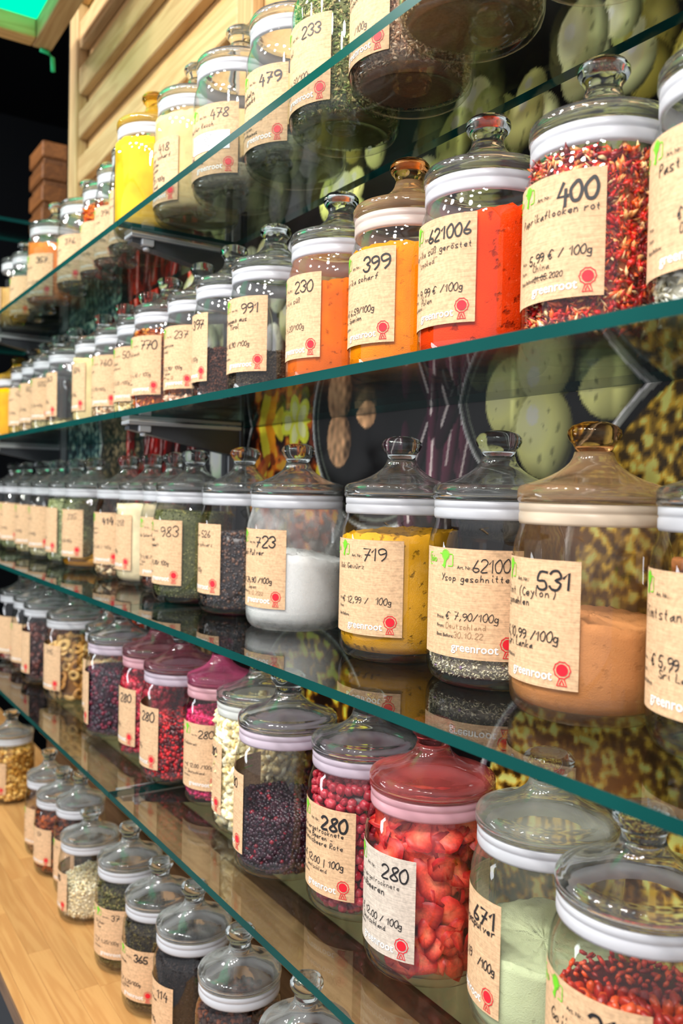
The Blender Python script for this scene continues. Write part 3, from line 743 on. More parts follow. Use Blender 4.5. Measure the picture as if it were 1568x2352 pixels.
# ------------------------------------------------------------------ jars
_J = {}
def jar_meshes(R, Hs):
    key = (round(R, 4), round(Hs, 3))
    if key in _J: return _J[key]
    P = lambda pr: [(r*R, z*Hs) for r, z in pr]
    body = P([(0, .0045), (.60, .0042), (.76, .003), (.82, .0), (.86, .0003), (.90, .002), (.955, .007), (.988, .014), (1, .024), (1, .085), (1, .148), (.993, .157), (.970, .166), (.935, .174), (.912, .180), (.905, .186)])
    gas = P([(.86, .1835), (.915, .1835), (.928, .186), (.928, .1935), (.917, .1945), (.917, .196), (.928, .197), (.928, .2035), (.86, .2035)])
    lid = P([(.80, .2041), (.93, .2041), (.952, .2065), (.955, .212), (.950, .2170), (.925, .2203), (.86, .2222), (.76, .2246), (.636, .2278), (.53, .2314), (.44, .2352), (.36, .2398), (.30, .2442), (.262, .2492), (.243, .2545),
             (.19, .2500), (.25, .2445), (.33, .2388), (.42, .2328), (.52, .2284), (.63, .2244), (.76, .2208), (.87, .2184), (.912, .2145), (.915, .2085), (.80, .2078)])
    knob = P([(0, .2512), (.17, .2518), (.232, .2536), (.240, .2580), (.262, .2618), (.312, .2658), (.342, .2706), (.336, .2756), (.285, .2802), (.165, .2837), (0, .2846)])
    out = {}
    floor_ = P([(0, .0090), (.60, .0092), (.84, .0098), (.93, .0125), (.972, .019), (.985, .028)])
    for nm, pr, cl, n in (('body', body, False, 56), ('gasket', gas, True, 48), ('lid', lid, True, 56), ('knob', knob, False, 32)):
        v, f = lathe(pr, n, cl)
        if nm == 'body':
            v2, f2 = lathe(floor_, n); b = len(v); v = v+v2; f = f+[tuple(i+b for i in q) for q in f2]
        out[nm] = (v, f)
    _J[key] = (out, {}); return _J[key]
def jar_part(key, nm, mat):
    geo, cache = key
    if (nm, mat.name) not in cache:
        v, f = geo[nm]; me = mesh(nm, v, f, mat); cache[(nm, mat.name)] = outward(me) if nm in ('lid', 'knob', 'gasket') else me
    return cache[(nm, mat.name)]
GLASS = glass('jar_glass', r0=0.07)
LIDG = lid_glass('lid_glass', (0.75, 0.77, 0.76), 0.045, 30)  # slight whitish film: dust plus reflected brightness painted in
LIDF = lid_glass('lid_hazy_glass', (0.80, 0.81, 0.80), 0.13, 22)  # pale film for dust and for milky ceiling reflections put into the colour
KNOB = solid_glass('knob_glass', (0.97, 0.99, 0.98))
GASK = gasket_mat('gasket_white', (0.76, 0.77, 0.82))
GASK_V = gasket_mat('gasket_lilac', (0.72, 0.62, 0.72))
GASK_P = gasket_mat('gasket_pink', (0.80, 0.46, 0.52))
GASK_T = gasket_mat('gasket_tan', (0.86, 0.72, 0.56))
GASK_G = gasket_mat('gasket_grey', (0.80, 0.82, 0.80))

# ------------------------------------------------------------------ what the jars hold
def hfun(fill, slope, lump, seed, R, ca):
    r = np.random.default_rng(seed)
    ws = [(r.uniform(20, 70), r.uniform(0, 6.28), r.uniform(0, 6.28)) for _ in range(6)]
    ux, uy = math.cos(ca+PI/2), math.sin(ca+PI/2)          # to the right as the camera looks
    def h(x, y):
        z = fill+slope*(x*ux+y*uy)
        for fq, a, p in ws: z = z+lump*0.4*np.sin(fq*(x*math.cos(a)+y*math.sin(a))+p)*(30/fq)
        return np.clip(z, 0.012, None)
    return h
def fill_mesh(name, R, h, mat, rin=0.9965, n=72, col=None, rough=0.0, seed=0):
    """solid body of powder: lower corner follows the jar, wall, uneven top"""
    rng_ = np.random.default_rng(seed); V = []; F = []
    Ri = R*rin-0.0018
    th = np.arange(n)*2*PI/n; cs, sn = np.cos(th), np.sin(th)
    rings = []
    def ring(r, z):
        rings.append(len(V)); V.extend(np.stack([r*cs, r*sn, z*np.ones(n)], -1).tolist())
    ring(Ri*0.84, 0.0108); ring(Ri*0.93, 0.0140); ring(Ri*0.985, 0.021)
    top = h(Ri*cs, Ri*sn)
    for t in (0.3, 0.6, 0.85): ring(Ri, 0.023+t*np.maximum(top-0.023, 0.001))
    for q in (1.0, 0.97, 0.9, 0.8, 0.68, 0.55, 0.4, 0.25, 0.1):
        z = h(Ri*q*cs, Ri*q*sn)+(rng_.normal(0, rough, n) if rough else 0)
        ring(Ri*q, np.maximum(z, 0.022))
    for a, b in zip(rings[:-1], rings[1:]):
        for i in range(n):
            j = (i+1) % n; F.append((a+i, a+j, b+j, b+i))
    V.append([0, 0, float(h(np.array(0.), np.array(0.)))]); c = len(V)-1; a = rings[-1]
    F += [(a+i, a+(i+1) % n, c) for i in range(n)]
    V.append([0, 0, 0.0106]); c = len(V)-1; a = rings[0]; F += [(a+(i+1) % n, a+i, c) for i in range(n)]
    return V, F
# small piece shapes (unit size)
def ico(sub=0):
    import bmesh
    bm = bmesh.new(); bmesh.ops.create_icosphere(bm, subdivisions=sub+1, radius=0.5)
    v = np.array([tuple(q.co) for q in bm.verts]); f = np.array([[q.index for q in p.verts] for p in bm.faces]); bm.free()
    return v, f
def shard(l=1.0, w=0.35, t=0.12):
    v = np.array([(-l/2, 0, 0), (-l*0.1, w/2, t*0.3), (-l*0.05, -w/2, t*0.2), (0, 0.02, t), (0.05, 0, -t*0.6), (l/2, 0.06, t*0.4)])
    f = np.array([(0, 1, 3), (0, 3, 2), (0, 4, 1), (0, 2, 4), (5, 3, 1), (5, 2, 3), (5, 1, 4), (5, 4, 2)])
    return v, f
ICO0 = ico(0); ICO1 = ico(1)
def crumb_shape(seed=1, k=0.35):
    v, f = ICO1; r = np.random.default_rng(seed)
    return v*(1+r.uniform(-k, k, (len(v), 1))), f
SHAPES = {'shard': [shard(), shard(1, 0.5, 0.2), shard(1.0, 0.22, 0.1)], 'ball': [ICO1], 'ballfar': [ICO0],
          'crumb': [crumb_shape(1), crumb_shape(2), crumb_shape(3)], 'grain': [(ICO0[0]*np.array([1, 0.5, 0.42]), ICO0[1])],
          'leaf': [shard(1, 0.6, 0.08), shard(1, 0.42, 0.16)], 'lump': [(ICO0[0]*(1+np.random.default_rng(40+i).uniform(-0.55, 0.5, (len(ICO0[0]), 1)))*np.array([1.2, 0.9, 0.6]), ICO0[1]) for i in range(5)]}
def rand_rot(n, r):
    q = r.normal(size=(n, 4)); q /= np.linalg.norm(q, axis=1)[:, None]; a, b, c, d = q.T
    return np.stack([np.stack([1-2*(c*c+d*d), 2*(b*c-a*d), 2*(b*d+a*c)], -1), np.stack([2*(b*c+a*d), 1-2*(b*b+d*d), 2*(c*d-a*b)], -1), np.stack([2*(b*d-a*c), 2*(c*d+a*b), 1-2*(b*b+c*c)], -1)], 1)
DENS = {'shard': 6.0, 'leaf': 3.6, 'grain': 2.0, 'crumb': 1.3, 'ball': 1.2, 'lump': 2.6}
def piece_points(R, h, size, r, dens=1.0, inset=0.45, cap=9000):
    Ri = R-0.003-size*0.36
    hm = float(np.max(h(Ri*np.cos(np.linspace(0, 6.28, 40)), Ri*np.sin(np.linspace(0, 6.28, 40)))))
    n1 = min(cap, int(dens*1.5*2*PI*Ri*hm/(size*size*0.55))); n2 = min(cap//3, int(dens*1.5*PI*Ri*Ri/(size*size*0.55)))
    th = r.uniform(0, 2*PI, n1); rr = Ri-np.abs(r.normal(0, inset*size*0.5, n1)); z = r.uniform(0.0100+size*0.30, hm, n1)
    x, y = rr*np.cos(th), rr*np.sin(th); k = z < h(x, y)
    # round lower corner of the jar
    low = z < 0.022; rr2 = np.where(low, rr-(0.022-z)*0.55, rr); x, y = rr2*np.cos(th), rr2*np.sin(th)
    A = np.stack([x, y, z], -1)[k]
    th = r.uniform(0, 2*PI, n2); rr = Ri*np.sqrt(r.uniform(0, 1, n2)); x, y = rr*np.cos(th), rr*np.sin(th)
    B = np.stack([x, y, h(x, y)+r.uniform(-0.35, 0.25, n2)*size], -1)
    return np.concatenate([A, B])
def pieces_mesh(name, P, shapes, size, cols, wts, mat, r, squash=(0.7, 1.3), core=None, corecol=None):
    n = len(P); Rm = rand_rot(n, r); sz = size*r.uniform(*squash, n)
    kind = r.integers(len(shapes), size=n); ci = r.choice(len(cols), size=n, p=np.array(wts)/sum(wts))
    cc = np.array([srgb(*c) for c in cols])[ci]*r.uniform(0.8, 1.55, (n, 1))
    V = []; F = []; Cc = []; b0 = 0
    for k, (sv, sf) in enumerate(shapes):
        id_ = np.where(kind == k)[0]
        if not len(id_): continue
        w = np.einsum('nij,vj->nvi', Rm[id_], sv)*sz[id_][:, None, None]+P[id_][:, None, :]
        V.append(w.reshape(-1, 3)); m_ = len(sv)
        F.append((sf[None]+(np.arange(len(id_))*m_)[:, None, None]).reshape(-1, 3)+b0); b0 += m_*len(id_)
        Cc.append(np.repeat(cc[id_], m_, 0))
    if core is not None:
        cv, cf = core; V.append(np.array(cv)); tri = []
        for q in cf:
            tri.append((q[0], q[1], q[2]))
            if len(q) == 4: tri.append((q[0], q[2], q[3]))
        F.append(np.array(tri)+b0); Cc.append(np.tile(np.array(srgb(*corecol)), (len(cv), 1)))
    return mesh_np(name, np.concatenate(V), np.concatenate(F), mat, False, np.concatenate(Cc))

CNT = [0]
def contents(spec, root, R, ca, who):
    """spec: (kind, object name, wording, fill, slope, ...)"""
    CNT[0] += 1; seed = 100+CNT[0]*13; r = np.random.default_rng(seed)
    kind, nm, wording, fill, slope = spec[:5]; o = spec[5] if len(spec) > 5 else {}
    loc = tuple(root.location)
    label = '%s inside %s' % (wording, who)
    if kind == 'powder':
        h = hfun(fill, slope, o.get('lump', 0.004), seed, R, ca)
        v, f = fill_mesh(nm, R, h, None, rough=o.get('rough', 0.0012), seed=seed)
        ob = obj(nm, mesh(nm, v, f, powder('powder_'+nm+str(o['col']), srgb(*o['col']), o.get('crack', 0.45), o.get('var', 0.15), o.get('scale', 1.0))), None, loc)
        tag(ob, label, 'spice', None, 'stuff')
        return ob
    if kind == 'bits':
        far = math.hypot(loc[0], loc[1]) > 1.75
        size = o['size']*(1.25 if far else 1.0); h = hfun(fill, slope, o.get('lump', 0.005), seed, R, ca)
        P = piece_points(R, h, size, r, o.get('dens', 1.0)*DENS[o['shape']], 0.45, (1500 if o['shape'] in ('ball', 'crumb', 'lump') else 2500) if far else (2600 if o['shape'] in ('ball', 'crumb', 'lump') else 10000))
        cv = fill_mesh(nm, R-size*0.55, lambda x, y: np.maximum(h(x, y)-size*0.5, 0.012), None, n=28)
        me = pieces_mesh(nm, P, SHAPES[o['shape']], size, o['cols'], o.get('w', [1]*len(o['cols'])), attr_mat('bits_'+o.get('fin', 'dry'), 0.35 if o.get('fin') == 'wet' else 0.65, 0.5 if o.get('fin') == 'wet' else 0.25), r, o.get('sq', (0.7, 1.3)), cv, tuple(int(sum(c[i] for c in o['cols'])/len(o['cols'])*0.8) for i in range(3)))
        ob = obj(nm, me, None, loc); tag(ob, label, 'spice', None, 'stuff')
        return ob
    if kind == 'fruits':                       # separate pieces, each its own object
        size = o['size']; h = hfun(fill, slope, 0.004, seed, R, ca)
        protos = o['protos']; pts = []
        sx, szz = o['step']; Ri = R-0.0035-o['depth']/2
        row = 0; z = 0.0105+size*0.42
        while z < fill+0.03:
            nth = max(3, int(2*PI*Ri/sx)); off = (row % 2)*0.5
            for i in range(nth):
                a = (i+off+r.uniform(-0.32, 0.32))*2*PI/nth
                q = Ri-(0.006 if z < 0.024 else 0)-abs(r.normal(0, o['depth']*0.25))
                x, y = q*math.cos(a), q*math.sin(a)
                if z < h(x, y): pts.append((x, y, z+r.uniform(-0.3, 0.3)*szz, a))
            z += szz; row += 1
        nt_ = int(PI*Ri*Ri/(sx*szz)*0.95); g = 2.399963
        for i in range(nt_):
            q = Ri*0.93*math.sqrt((i+0.5)/nt_); a = i*g
            x, y = q*math.cos(a), q*math.sin(a); pts.append((x, y, float(h(np.array(x), np.array(y)))+r.uniform(-0.1, 0.25)*size, a))
        front = []; rest = []
        for p in pts:
            d = math.cos(math.atan2(p[1], p[0])-ca)*math.hypot(p[0], p[1])
            (front if d > -0.2*R else rest).append((d, p))
        front.sort(key=lambda t: -t[0]); lim = o.get('limit', 300)
        keep = front[:lim]; rest += front[lim:]
        for d, (x, y, zz, a) in keep:
            me = protos[r.integers(len(protos))]
            ob = bpy.data.objects.new(nm, me); COL.objects.link(ob)
            ob.location = (loc[0]+x, loc[1]+y, loc[2]+zz); s = r.uniform(0.85, 1.15); ob.scale = (s, s, s)
            if o.get('face'):                  # flat slices lean against the glass
                ob.rotation_euler = (PI/2+r.normal(0, 0.35), r.uniform(0, 6.28), 0)
                ob.rotation_mode = 'XYZ'
                q = Vector((math.cos(a), math.sin(a), r.normal(0, 0.2)+(1.2 if zz > fill-0.01 else 0))).normalized().to_track_quat('Z', 'Y')
                ob.rotation_mode = 'QUATERNION'
                from mathutils import Quaternion
                ob.rotation_quaternion = q @ Quaternion((0, 0, 1), r.uniform(0, 6.28)) @ Quaternion((1, 0, 0), r.normal(0, 0.22))
            else:
                ob.rotation_euler = tuple(r.uniform(0, 6.28, 3))
            tag(ob, o['piece']+' in '+who, o['cat'], o['group'])
        # the heart of the pile, not seen piece by piece
        P = np.array([p[:3] for _, p in rest]) if rest else np.zeros((1, 3))+[0, 0, 0.03]
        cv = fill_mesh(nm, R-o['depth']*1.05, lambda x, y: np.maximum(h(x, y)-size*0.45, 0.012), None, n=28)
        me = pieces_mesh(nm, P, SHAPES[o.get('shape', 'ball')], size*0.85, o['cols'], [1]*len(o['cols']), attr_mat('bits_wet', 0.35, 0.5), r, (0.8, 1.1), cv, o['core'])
        ob = obj(o['heap'], me, None, loc); tag(ob, 'crumbs and hidden pieces of the %s in %s' % (wording, who), 'fruit', None, 'stuff')
        return ob

# fruit prototypes ---------------------------------------------------------
def strawberry_slice(seed):
    r = np.random.default_rng(seed); n = 14; V = []; F = []; Cc = []
    dk = r.uniform(0.85, 1.3); rim, mid, cen = np.array(srgb(184, 14, 14))*dk, np.array(srgb(238, 40, 30))*dk, np.array(srgb(252, 140, 104))*dk
    for zz in (0.0022, -0.0022):
        b = len(V); V.append((0, 0, zz*0.6+r.normal(0, 0.0004))); Cc.append(cen)
        for q, cc in ((0.5, mid*0.7+cen*0.3), (1.0, rim)):
            for i in range(n):
                a = 2*PI*i/n; k = (0.0165+0.004*(seed % 3-1))*(1-0.16*math.cos(a))*(1+0.16*math.sin(2*a+seed)+0.08*math.sin(5*a+2*seed))*q
                V.append((k*math.cos(a)*1.15, k*math.sin(a)*0.9, zz+0.006*q*q*math.cos(a*(1+seed % 2)+seed)+r.normal(0, 0.0007))); Cc.append(cc*r.uniform(0.75, 1.2))
        for i in range(n):
            j = (i+1) % n; F.append((b, b+1+i, b+1+j)); F.append((b+1+i, b+1+n+i, b+1+n+j)); F.append((b+1+i, b+1+n+j, b+1+j))
    h = len(V)//2
    for i in range(n):
        j = (i+1) % n; F.append((1+n+i, h+1+n+i, h+1+n+j)); F.append((1+n+i, h+1+n+j, 1+n+j))
    return mesh_np('strawberry_slice', np.array(V), np.array(F), attr_mat('fruit_flesh', 0.45, 0.4), True, np.array(Cc))
def berry(name, d, col, wrinkle, seed, stretch=1.0, fin='bits_wet'):
    v, f = ico(2 if d > 0.009 else 1); r = np.random.default_rng(seed)
    ph = r.uniform(0, 6.28, 6); fr = r.uniform(3, 9, (6, 3))
    w = sum(np.sin((v*2) @ fr[i]+ph[i]) for i in range(6))/6
    v = v*(1+wrinkle*w[:, None])*d*np.array([stretch, 1, 1])
    c = np.array(srgb(*col))[None]*(0.8+0.35*w[:, None])
    return mesh_np(name, v, f, attr_mat(fin, 0.35, 0.5), True, np.clip(c, 0, 1))
def ring_slice(name, ro, ri, t, col, seed):
    r = np.random.default_rng(seed); n = 16; V = []; F = []; Cc = []
    pf = [(ri, -t*0.3), (ri, t*0.3), ((ri+ro)/2, t*0.55), (ro, t*0.3), (ro, -t*0.3), ((ri+ro)/2, -t*0.55)]
    for i in range(n):
        a = 2*PI*i/n; k = 1+0.07*math.sin(3*a+seed)
        for q, z in pf:
            V.append((q*k*math.cos(a), q*k*math.sin(a), z+0.0015*math.sin(2*a+seed))); Cc.append(np.array(srgb(*col))*r.uniform(0.75, 1.15)*(0.75 if q == ri else 1))
    for i in range(n):
        j = (i+1) % n
        for k in range(6):
            l = (k+1) % 6; F.append((i*6+k, j*6+k, j*6+l)); F.append((i*6+k, j*6+l, i*6+l))
    return mesh_np(name, np.array(V), np.array(F), attr_mat('fruit_flesh', 0.45, 0.4), True, np.array(Cc))

def bits(nm, wording, fill, slope, shape, size, cols, **kw):
    return ('bits', nm, wording, fill, slope, dict(shape=shape, size=size, cols=cols, **kw))
def pw(nm, wording, fill, slope, col, **kw):
    return ('powder', nm, wording, fill, slope, dict(col=col, **kw))

# tables: (row, key, x, y, R, height scale, label right-edge angle or None, number, lines, options, description, who, contents)
def ln(*a): return a
def std(name, name2=None, price=None, origin=None, date=None, x=0.24, wt=0.0009):
    o = []
    if name: o.append((name, x, 0.335, 0.0088, wt))
    if name2: o.append((name2, x+0.05, 0.42, 0.0080, wt))
    if price: o.append((price, 0.33, 0.70, 0.0088, wt))
    if origin: o.append((origin, 0.36, 0.775, 0.0070, wt*0.8, origin.startswith('~')))
    if date: o.append((date, 0.44, 0.85, 0.0068, wt*0.8, True))
    return o
GREENS = [(120, 138, 74), (160, 170, 104), (92, 104, 50), (190, 184, 130)]
JARS = [
# ---- top shelf
('A', -0.534, 0.614, 0.0755, 1.0, None, '', [], {}, 'glass jar of beige powder at the near end of the top shelf', 'the nearest top shelf jar', pw('beige_spice_powder', 'fine beige powder', 0.14, 0.0, (196, 160, 104))),
('A', -0.688, 0.590, 0.0747, 1.0, None, '', [], {}, 'glass jar of sandy brown meal, second from the near end of the top shelf', 'the second top shelf jar', bits('coarse_meal', 'sandy brown coarse meal', 0.11, 0.25, 'crumb', 0.0026, [(200, 164, 116), (176, 136, 90), (222, 190, 146)], core=(186, 146, 98))),
('A', -0.837, 0.628, 0.0737, 1.0, -20, '462', [('Mandel', .28, .30, .009, .0009), ('gebunden', .28, .38, .0085, .0009), ('/100g', .55, .70, .009, .0009), ('Polen', .36, .775, .007, .0008), ('2.01. 2021', .34, .85, .0068, .0007)], {}, 'glass jar of pinkish wood-like chips with a kraft label on the top shelf', 'the chip jar on the top shelf', bits('bark_chips', 'pinkish beige bark chips', 0.17, 0.0, 'shard', 0.010, [(214, 176, 142), (190, 146, 114), (232, 204, 176), (160, 116, 88)], core=(130, 96, 72))),
('A', -0.990, 0.634, 0.0740, 1.0, -15, '233', std('Dinkel', None, '€ 4,50/100g'), dict(cap=0.0145), 'glass jar of cut green herbs labelled 233 on the top shelf', 'jar 233', bits('cut_herbs', 'cut green and straw herbs', 0.185, 0.0, 'leaf', 0.0085, [(118, 140, 70), (164, 164, 104), (90, 104, 44), (190, 172, 116)], core=(70, 76, 38))),
('A', -1.144, 0.646, 0.0755, 1.0, -9, '479', [('Zwiebeln', .20, .33, .0095, .0013), ('gehackt', .26, .42, .0095, .0013), ('€ 4,50/100g', .26, .68, .0088, .0009), ('Polen', .36, .775, .007, .0008), ('Pommes', .40, .85, .007, .0008)], dict(cap=0.016, nwt=0.0026), 'nearly empty glass jar labelled 479 on the top shelf', 'jar 479', pw('grey_green_powder', 'grey-green powder', 0.030, 0.0, (126, 132, 104))),
('A', -1.306, 0.633, 0.0762, 1.0, -2, '478', [('Pfeffer Rauch', .16, .33, .0085, .0009), ('CHI', .22, .74, .008, .001), ('China', .36, .83, .0075, .0009)], dict(cap=0.0135, sticker=True), 'glass jar labelled 478 with a white sticker over its label', 'jar 478', pw('pale_grey_powder', 'pale grey-beige powder', 0.040, 0.0, (176, 166, 140))),
('A', -1.463, 0.626, 0.0755, 1.0, -25, '418', [('Ingwer scharf', .30, .33, .0095, .0012), ('gemahlen', .30, .42, .009, .0012), ('Zitronen', .30, .50, .009, .0012), ('Schale', .30, .57, .008, .0012), ('€ 6,20 /100g', .30, .67, .009, .0012), ('Thailand', .30, .76, .009, .0012)], dict(cap=0.0135), 'full glass jar of pale beige powder labelled 418', 'jar 418', pw('ginger_powder', 'pale beige powder', 0.175, 0.0, (238, 206, 142), crack=0.1)),
('A', -1.618, 0.605, 0.0755, 1.0, None, '', [], dict(lid='yellow'), 'glass jar full of bright yellow powder under a yellow-dusted lid on the top shelf', 'the yellow jar on the top shelf', pw('curry_powder', 'bright yellow powder', 0.176, 0.0, (250, 196, 44), crack=0.1, var=0.3, scale=0.4)),
('A', -1.760, 0.630, 0.0640, 1.0, -14, '240', std('Geröstet', 'Mix', '€ 3,40/100g'), {}, 'narrow glass jar with a kraft label just left of the yellow top shelf jar', 'the jar left of the yellow top shelf jar', bits('seed_mix', 'pale seed mix', 0.045, 0.0, 'grain', 0.006, [(190, 170, 130), (150, 130, 96)])),
('A', -1.891, 0.638, 0.0621, 1.0, -14, '394', std('Salz rosa', None, '€ 2,90/100g'), {}, 'narrow glass jar of reddish grains labelled 394 on the top shelf', 'jar 394', bits('pink_salt_grains', 'reddish brown grains', 0.05, 0.0, 'crumb', 0.005, [(170, 104, 84), (206, 150, 124), (130, 70, 54)])),
('A', -2.020, 0.645, 0.0621, 1.0, -14, '', std('Chili', None, '€ 4,10/100g'), {}, 'narrow glass jar with orange-red flakes above its label on the top shelf', 'the orange flake jar on the top shelf', bits('chili_flakes', 'orange-red flakes', 0.172, 0.0, 'shard', 0.012, [(214, 84, 16), (180, 50, 12), (236, 130, 30)], core=(120, 40, 10))),
('A', -2.163, 0.645, 0.0755, 1.0, -14, '376', std('Kräuter', 'Salz', '€ 3,90/100g'), {}, 'glass jar with a broad kraft label between the orange flake jar and jar 357', 'the jar left of the orange flakes', bits('mixed_spice', 'brown and yellow spice mix', 0.06, 0.0, 'grain', 0.006, [(170, 120, 70), (200, 160, 60), (110, 80, 50)])),
('A', -2.388, 0.627, 0.0762, 1.0, -9, '357', std('Paprika', None, '€ 5,20/100g'), dict(cap=0.0145, nwt=0.0024), 'glass jar of orange powder labelled 357 at the far end of the top shelf', 'jar 357', pw('orange_spice_powder', 'orange powder', 0.165, 0.0, (236, 134, 62), crack=0.1)),
('A', -2.526, 0.642, 0.0574, 0.92, -14, '34', std('Kümmel', None, '€ 2/100g'), {}, 'narrow glass jar tucked behind jar 357 on the top shelf', 'the narrow jar behind 357', bits('caraway_seeds', 'olive brown seeds', 0.05, 0.0, 'grain', 0.005, [(110, 110, 60), (140, 120, 80)])),
('A', -2.665, 0.642, 0.0762, 0.92, -14, '', std('Senfsaat', None, '€ 2/100g'), {}, 'small-lidded glass jar second from the far left of the top shelf', 'the second jar from the far left of the top shelf', bits('mustard_seeds', 'tan seeds', 0.06, 0.0, 'grain', 0.005, [(170, 140, 90), (140, 110, 70)])),
('A', -2.823, 0.645, 0.0762, 1.0, -70, '', [], {}, 'glass jar of brown powder at the far left end of the top shelf', 'the last jar on the far left of the top shelf', pw('brown_spice_powder', 'light brown powder', 0.13, 0.0, (206, 160, 96), crack=0.1)),
# ---- second shelf
('B', -0.425, 0.659, 0.0723, 1.0, 3, '', [('Pastinaken', .36, .30, .0115, .0012), ('demeter', .62, .42, .0115, .0012), ('€ 4,90 /100g', .56, .66, .0115, .0014), ('Deutschland', .58, .745, .009, .001)], {}, 'glass jar of white parsnip flakes at the near end of the second shelf', 'the nearest second shelf jar', bits('parsnip_flakes', 'white and cream root flakes', 0.150, 0.0, 'leaf', 0.015, [(232, 226, 206), (206, 194, 160), (244, 240, 228)], core=(190, 180, 150))),
('B', -0.575, 0.661, 0.0723, 1.0, 4, '400', [('Paprikaflocken rot', .23, .345, .0088, .0010), ('5,99 € / 100g', .35, .675, .0098, .0012), ('China', .40, .745, .0080, .0007), ('01.05.2020', .42, .825, .0062, .0008), ('~~~~', .40, .815, .0075, .0006)], dict(cap=0.0185, nwt=0.0034, nx=0.62), 'glass jar full of red paprika flakes labelled 400', 'jar 400', bits('paprika_flakes', 'glossy red, orange and dark paprika flakes', 0.176, 0.0, 'shard', 0.0150, [(206, 30, 22), (150, 16, 18), (232, 96, 30), (240, 170, 100), (96, 18, 16), (246, 206, 150)], w=[4, 3, 2.4, 2, 1.5, 1.5], fin='wet', core=(56, 10, 8), dens=1.25)),
('B', -0.732, 0.657, 0.0730, 1.0, -7, '621006', [('Paprika süß geröstet', .20, .33, .0088, .0009), ('"smoked"', .32, .42, .0080, .0007), ('9,99 € /100g', .36, .71, .0100, .0010), ('Polen', .40, .785, .0078, .0008)], dict(cap=0.0140, nwt=0.0021, nx=0.50), 'glass jar of bright red-orange paprika powder labelled 621006', 'jar 621006', pw('smoked_paprika_powder', 'bright red-orange powder', 0.158, 0.20, (242, 66, 10), lump=0.007, crack=0.5, scale=0.7)),
('B', -0.882, 0.663, 0.0730, 1.0, -11, '399', [('Paprika scharf', .22, .345, .0092, .0009), ('€ 6,59/100g', .33, .67, .0092, .0010), ('Spanien', .38, .745, .0075, .0009)], dict(cap=0.0170, nwt=0.0024, lid='tan', gasket='tan_pale'), 'glass jar of orange powder with a tan-dusted knob, labelled 399', 'jar 399', pw('hot_paprika_powder', 'orange powder', 0.162, 0.08, (250, 140, 8), crack=0.2)),
('B', -1.036, 0.660, 0.0730, 1.0, -19, '230', [('Paprika süß', .28, .345, .0088, .0008), ('€ 4,20/100g', .36, .66, .0088, .0008)], dict(cap=0.0150, nwt=0.0017, body='tan'), 'glass jar of deep orange powder labelled 230, dusted inside', 'jar 230', pw('sweet_paprika_powder', 'deep orange powder', 0.150, 0.05, (240, 112, 10), crack=0.4)),
('B', -1.219, 0.656, 0.0723, 1.0, -8, '991', [('Oregano aus', .24, .335, .0095, .0013), ('Tirol', .40, .42, .0095, .0013), ('€ 18,90 /100g', .26, .665, .0090, .0011)], dict(cap=0.0155, nwt=0.0019), 'glass jar with dark herbs in its lower half, labelled 991', 'jar 991', bits('dried_oregano', 'dark brown dried herbs', 0.075, 0.1, 'leaf', 0.006, [(58, 46, 36), (84, 70, 50), (40, 32, 26)], core=(24, 18, 14))),
('B', -1.365, 0.655, 0.0683, 1.0, -37, '397', std('Nelken', None, '€ 7,40 /100g', 'Polen'), dict(cap=0.0165, nwt=0.0024), 'glass jar of dark brown cloves labelled 397', 'jar 397', bits('dark_cloves', 'dark brown cloves', 0.10, 0.0, 'shard', 0.009, [(70, 40, 30), (104, 62, 44), (40, 24, 20)], core=(26, 16, 12))),
('B', -1.506, 0.659, 0.0673, 1.0, -10, '237', std('Andenrose', 'weiss', '€ 5,90/ 100g', 'Indien', 'Mai 22', wt=.0011), dict(cap=0.0145, nwt=0.0017), 'glass jar labelled 237 between the clove jar and jar 770', 'jar 237', bits('pale_rocks', 'pinkish pale lumps', 0.030, 0.0, 'lump', 0.014, [(214, 176, 150), (180, 140, 112)])),
('B', -1.650, 0.652, 0.0723, 1.0, -11, '770', std('Knoblauch', None, '€ 4,40 / 100g'), dict(cap=0.0165, nwt=0.0024), 'glass jar of orange-brown flakes labelled 770', 'jar 770', bits('bell_pepper_flakes', 'orange-brown flakes', 0.172, 0.0, 'shard', 0.009, [(206, 96, 30), (160, 60, 22), (226, 140, 60), (110, 50, 30)], core=(90, 36, 14))),
('B', -1.800, 0.667, 0.0723, 1.0, -12, '505', std('Zwiebel', 'geröstet', '€ 3,50 /100g'), dict(cap=0.014), 'glass jar labelled 505 right of jar 760 on the second shelf', 'jar 505', bits('pale_onion_bits', 'pale yellow and brown bits', 0.05, 0.0, 'crumb', 0.007, [(214, 190, 130), (150, 120, 70), (236, 220, 170)])),
('B', -1.950, 0.666, 0.0723, 1.0, -12, '760', std('Lauch', None, '€ 3,90/100g'), dict(cap=0.014), 'glass jar labelled 760 between jars 504 and 505', 'jar 760', bits('brown_seed_bits', 'beige and brown bits', 0.045, 0.0, 'crumb', 0.006, [(196, 160, 120), (120, 84, 56), (226, 206, 176)])),
('B', -2.100, 0.665, 0.0730, 1.0, -35, '504', std('Zwiebel', None, '€ 2,80/100g'), dict(cap=0.013), 'glass jar of cream powder labelled 504 on the second shelf', 'jar 504', pw('onion_powder', 'cream powder', 0.172, 0.0, (226, 202, 146), crack=0.1)),
('B', -2.323, 0.660, 0.0730, 1.0, -38, '263', std('Quinoa', None, '€ 2,10/100g'), dict(cap=0.013), 'mostly empty dark-looking glass jar labelled 263', 'jar 263', bits('pale_grains', 'pale grains', 0.030, 0.0, 'grain', 0.005, [(214, 200, 150), (180, 160, 110)])),
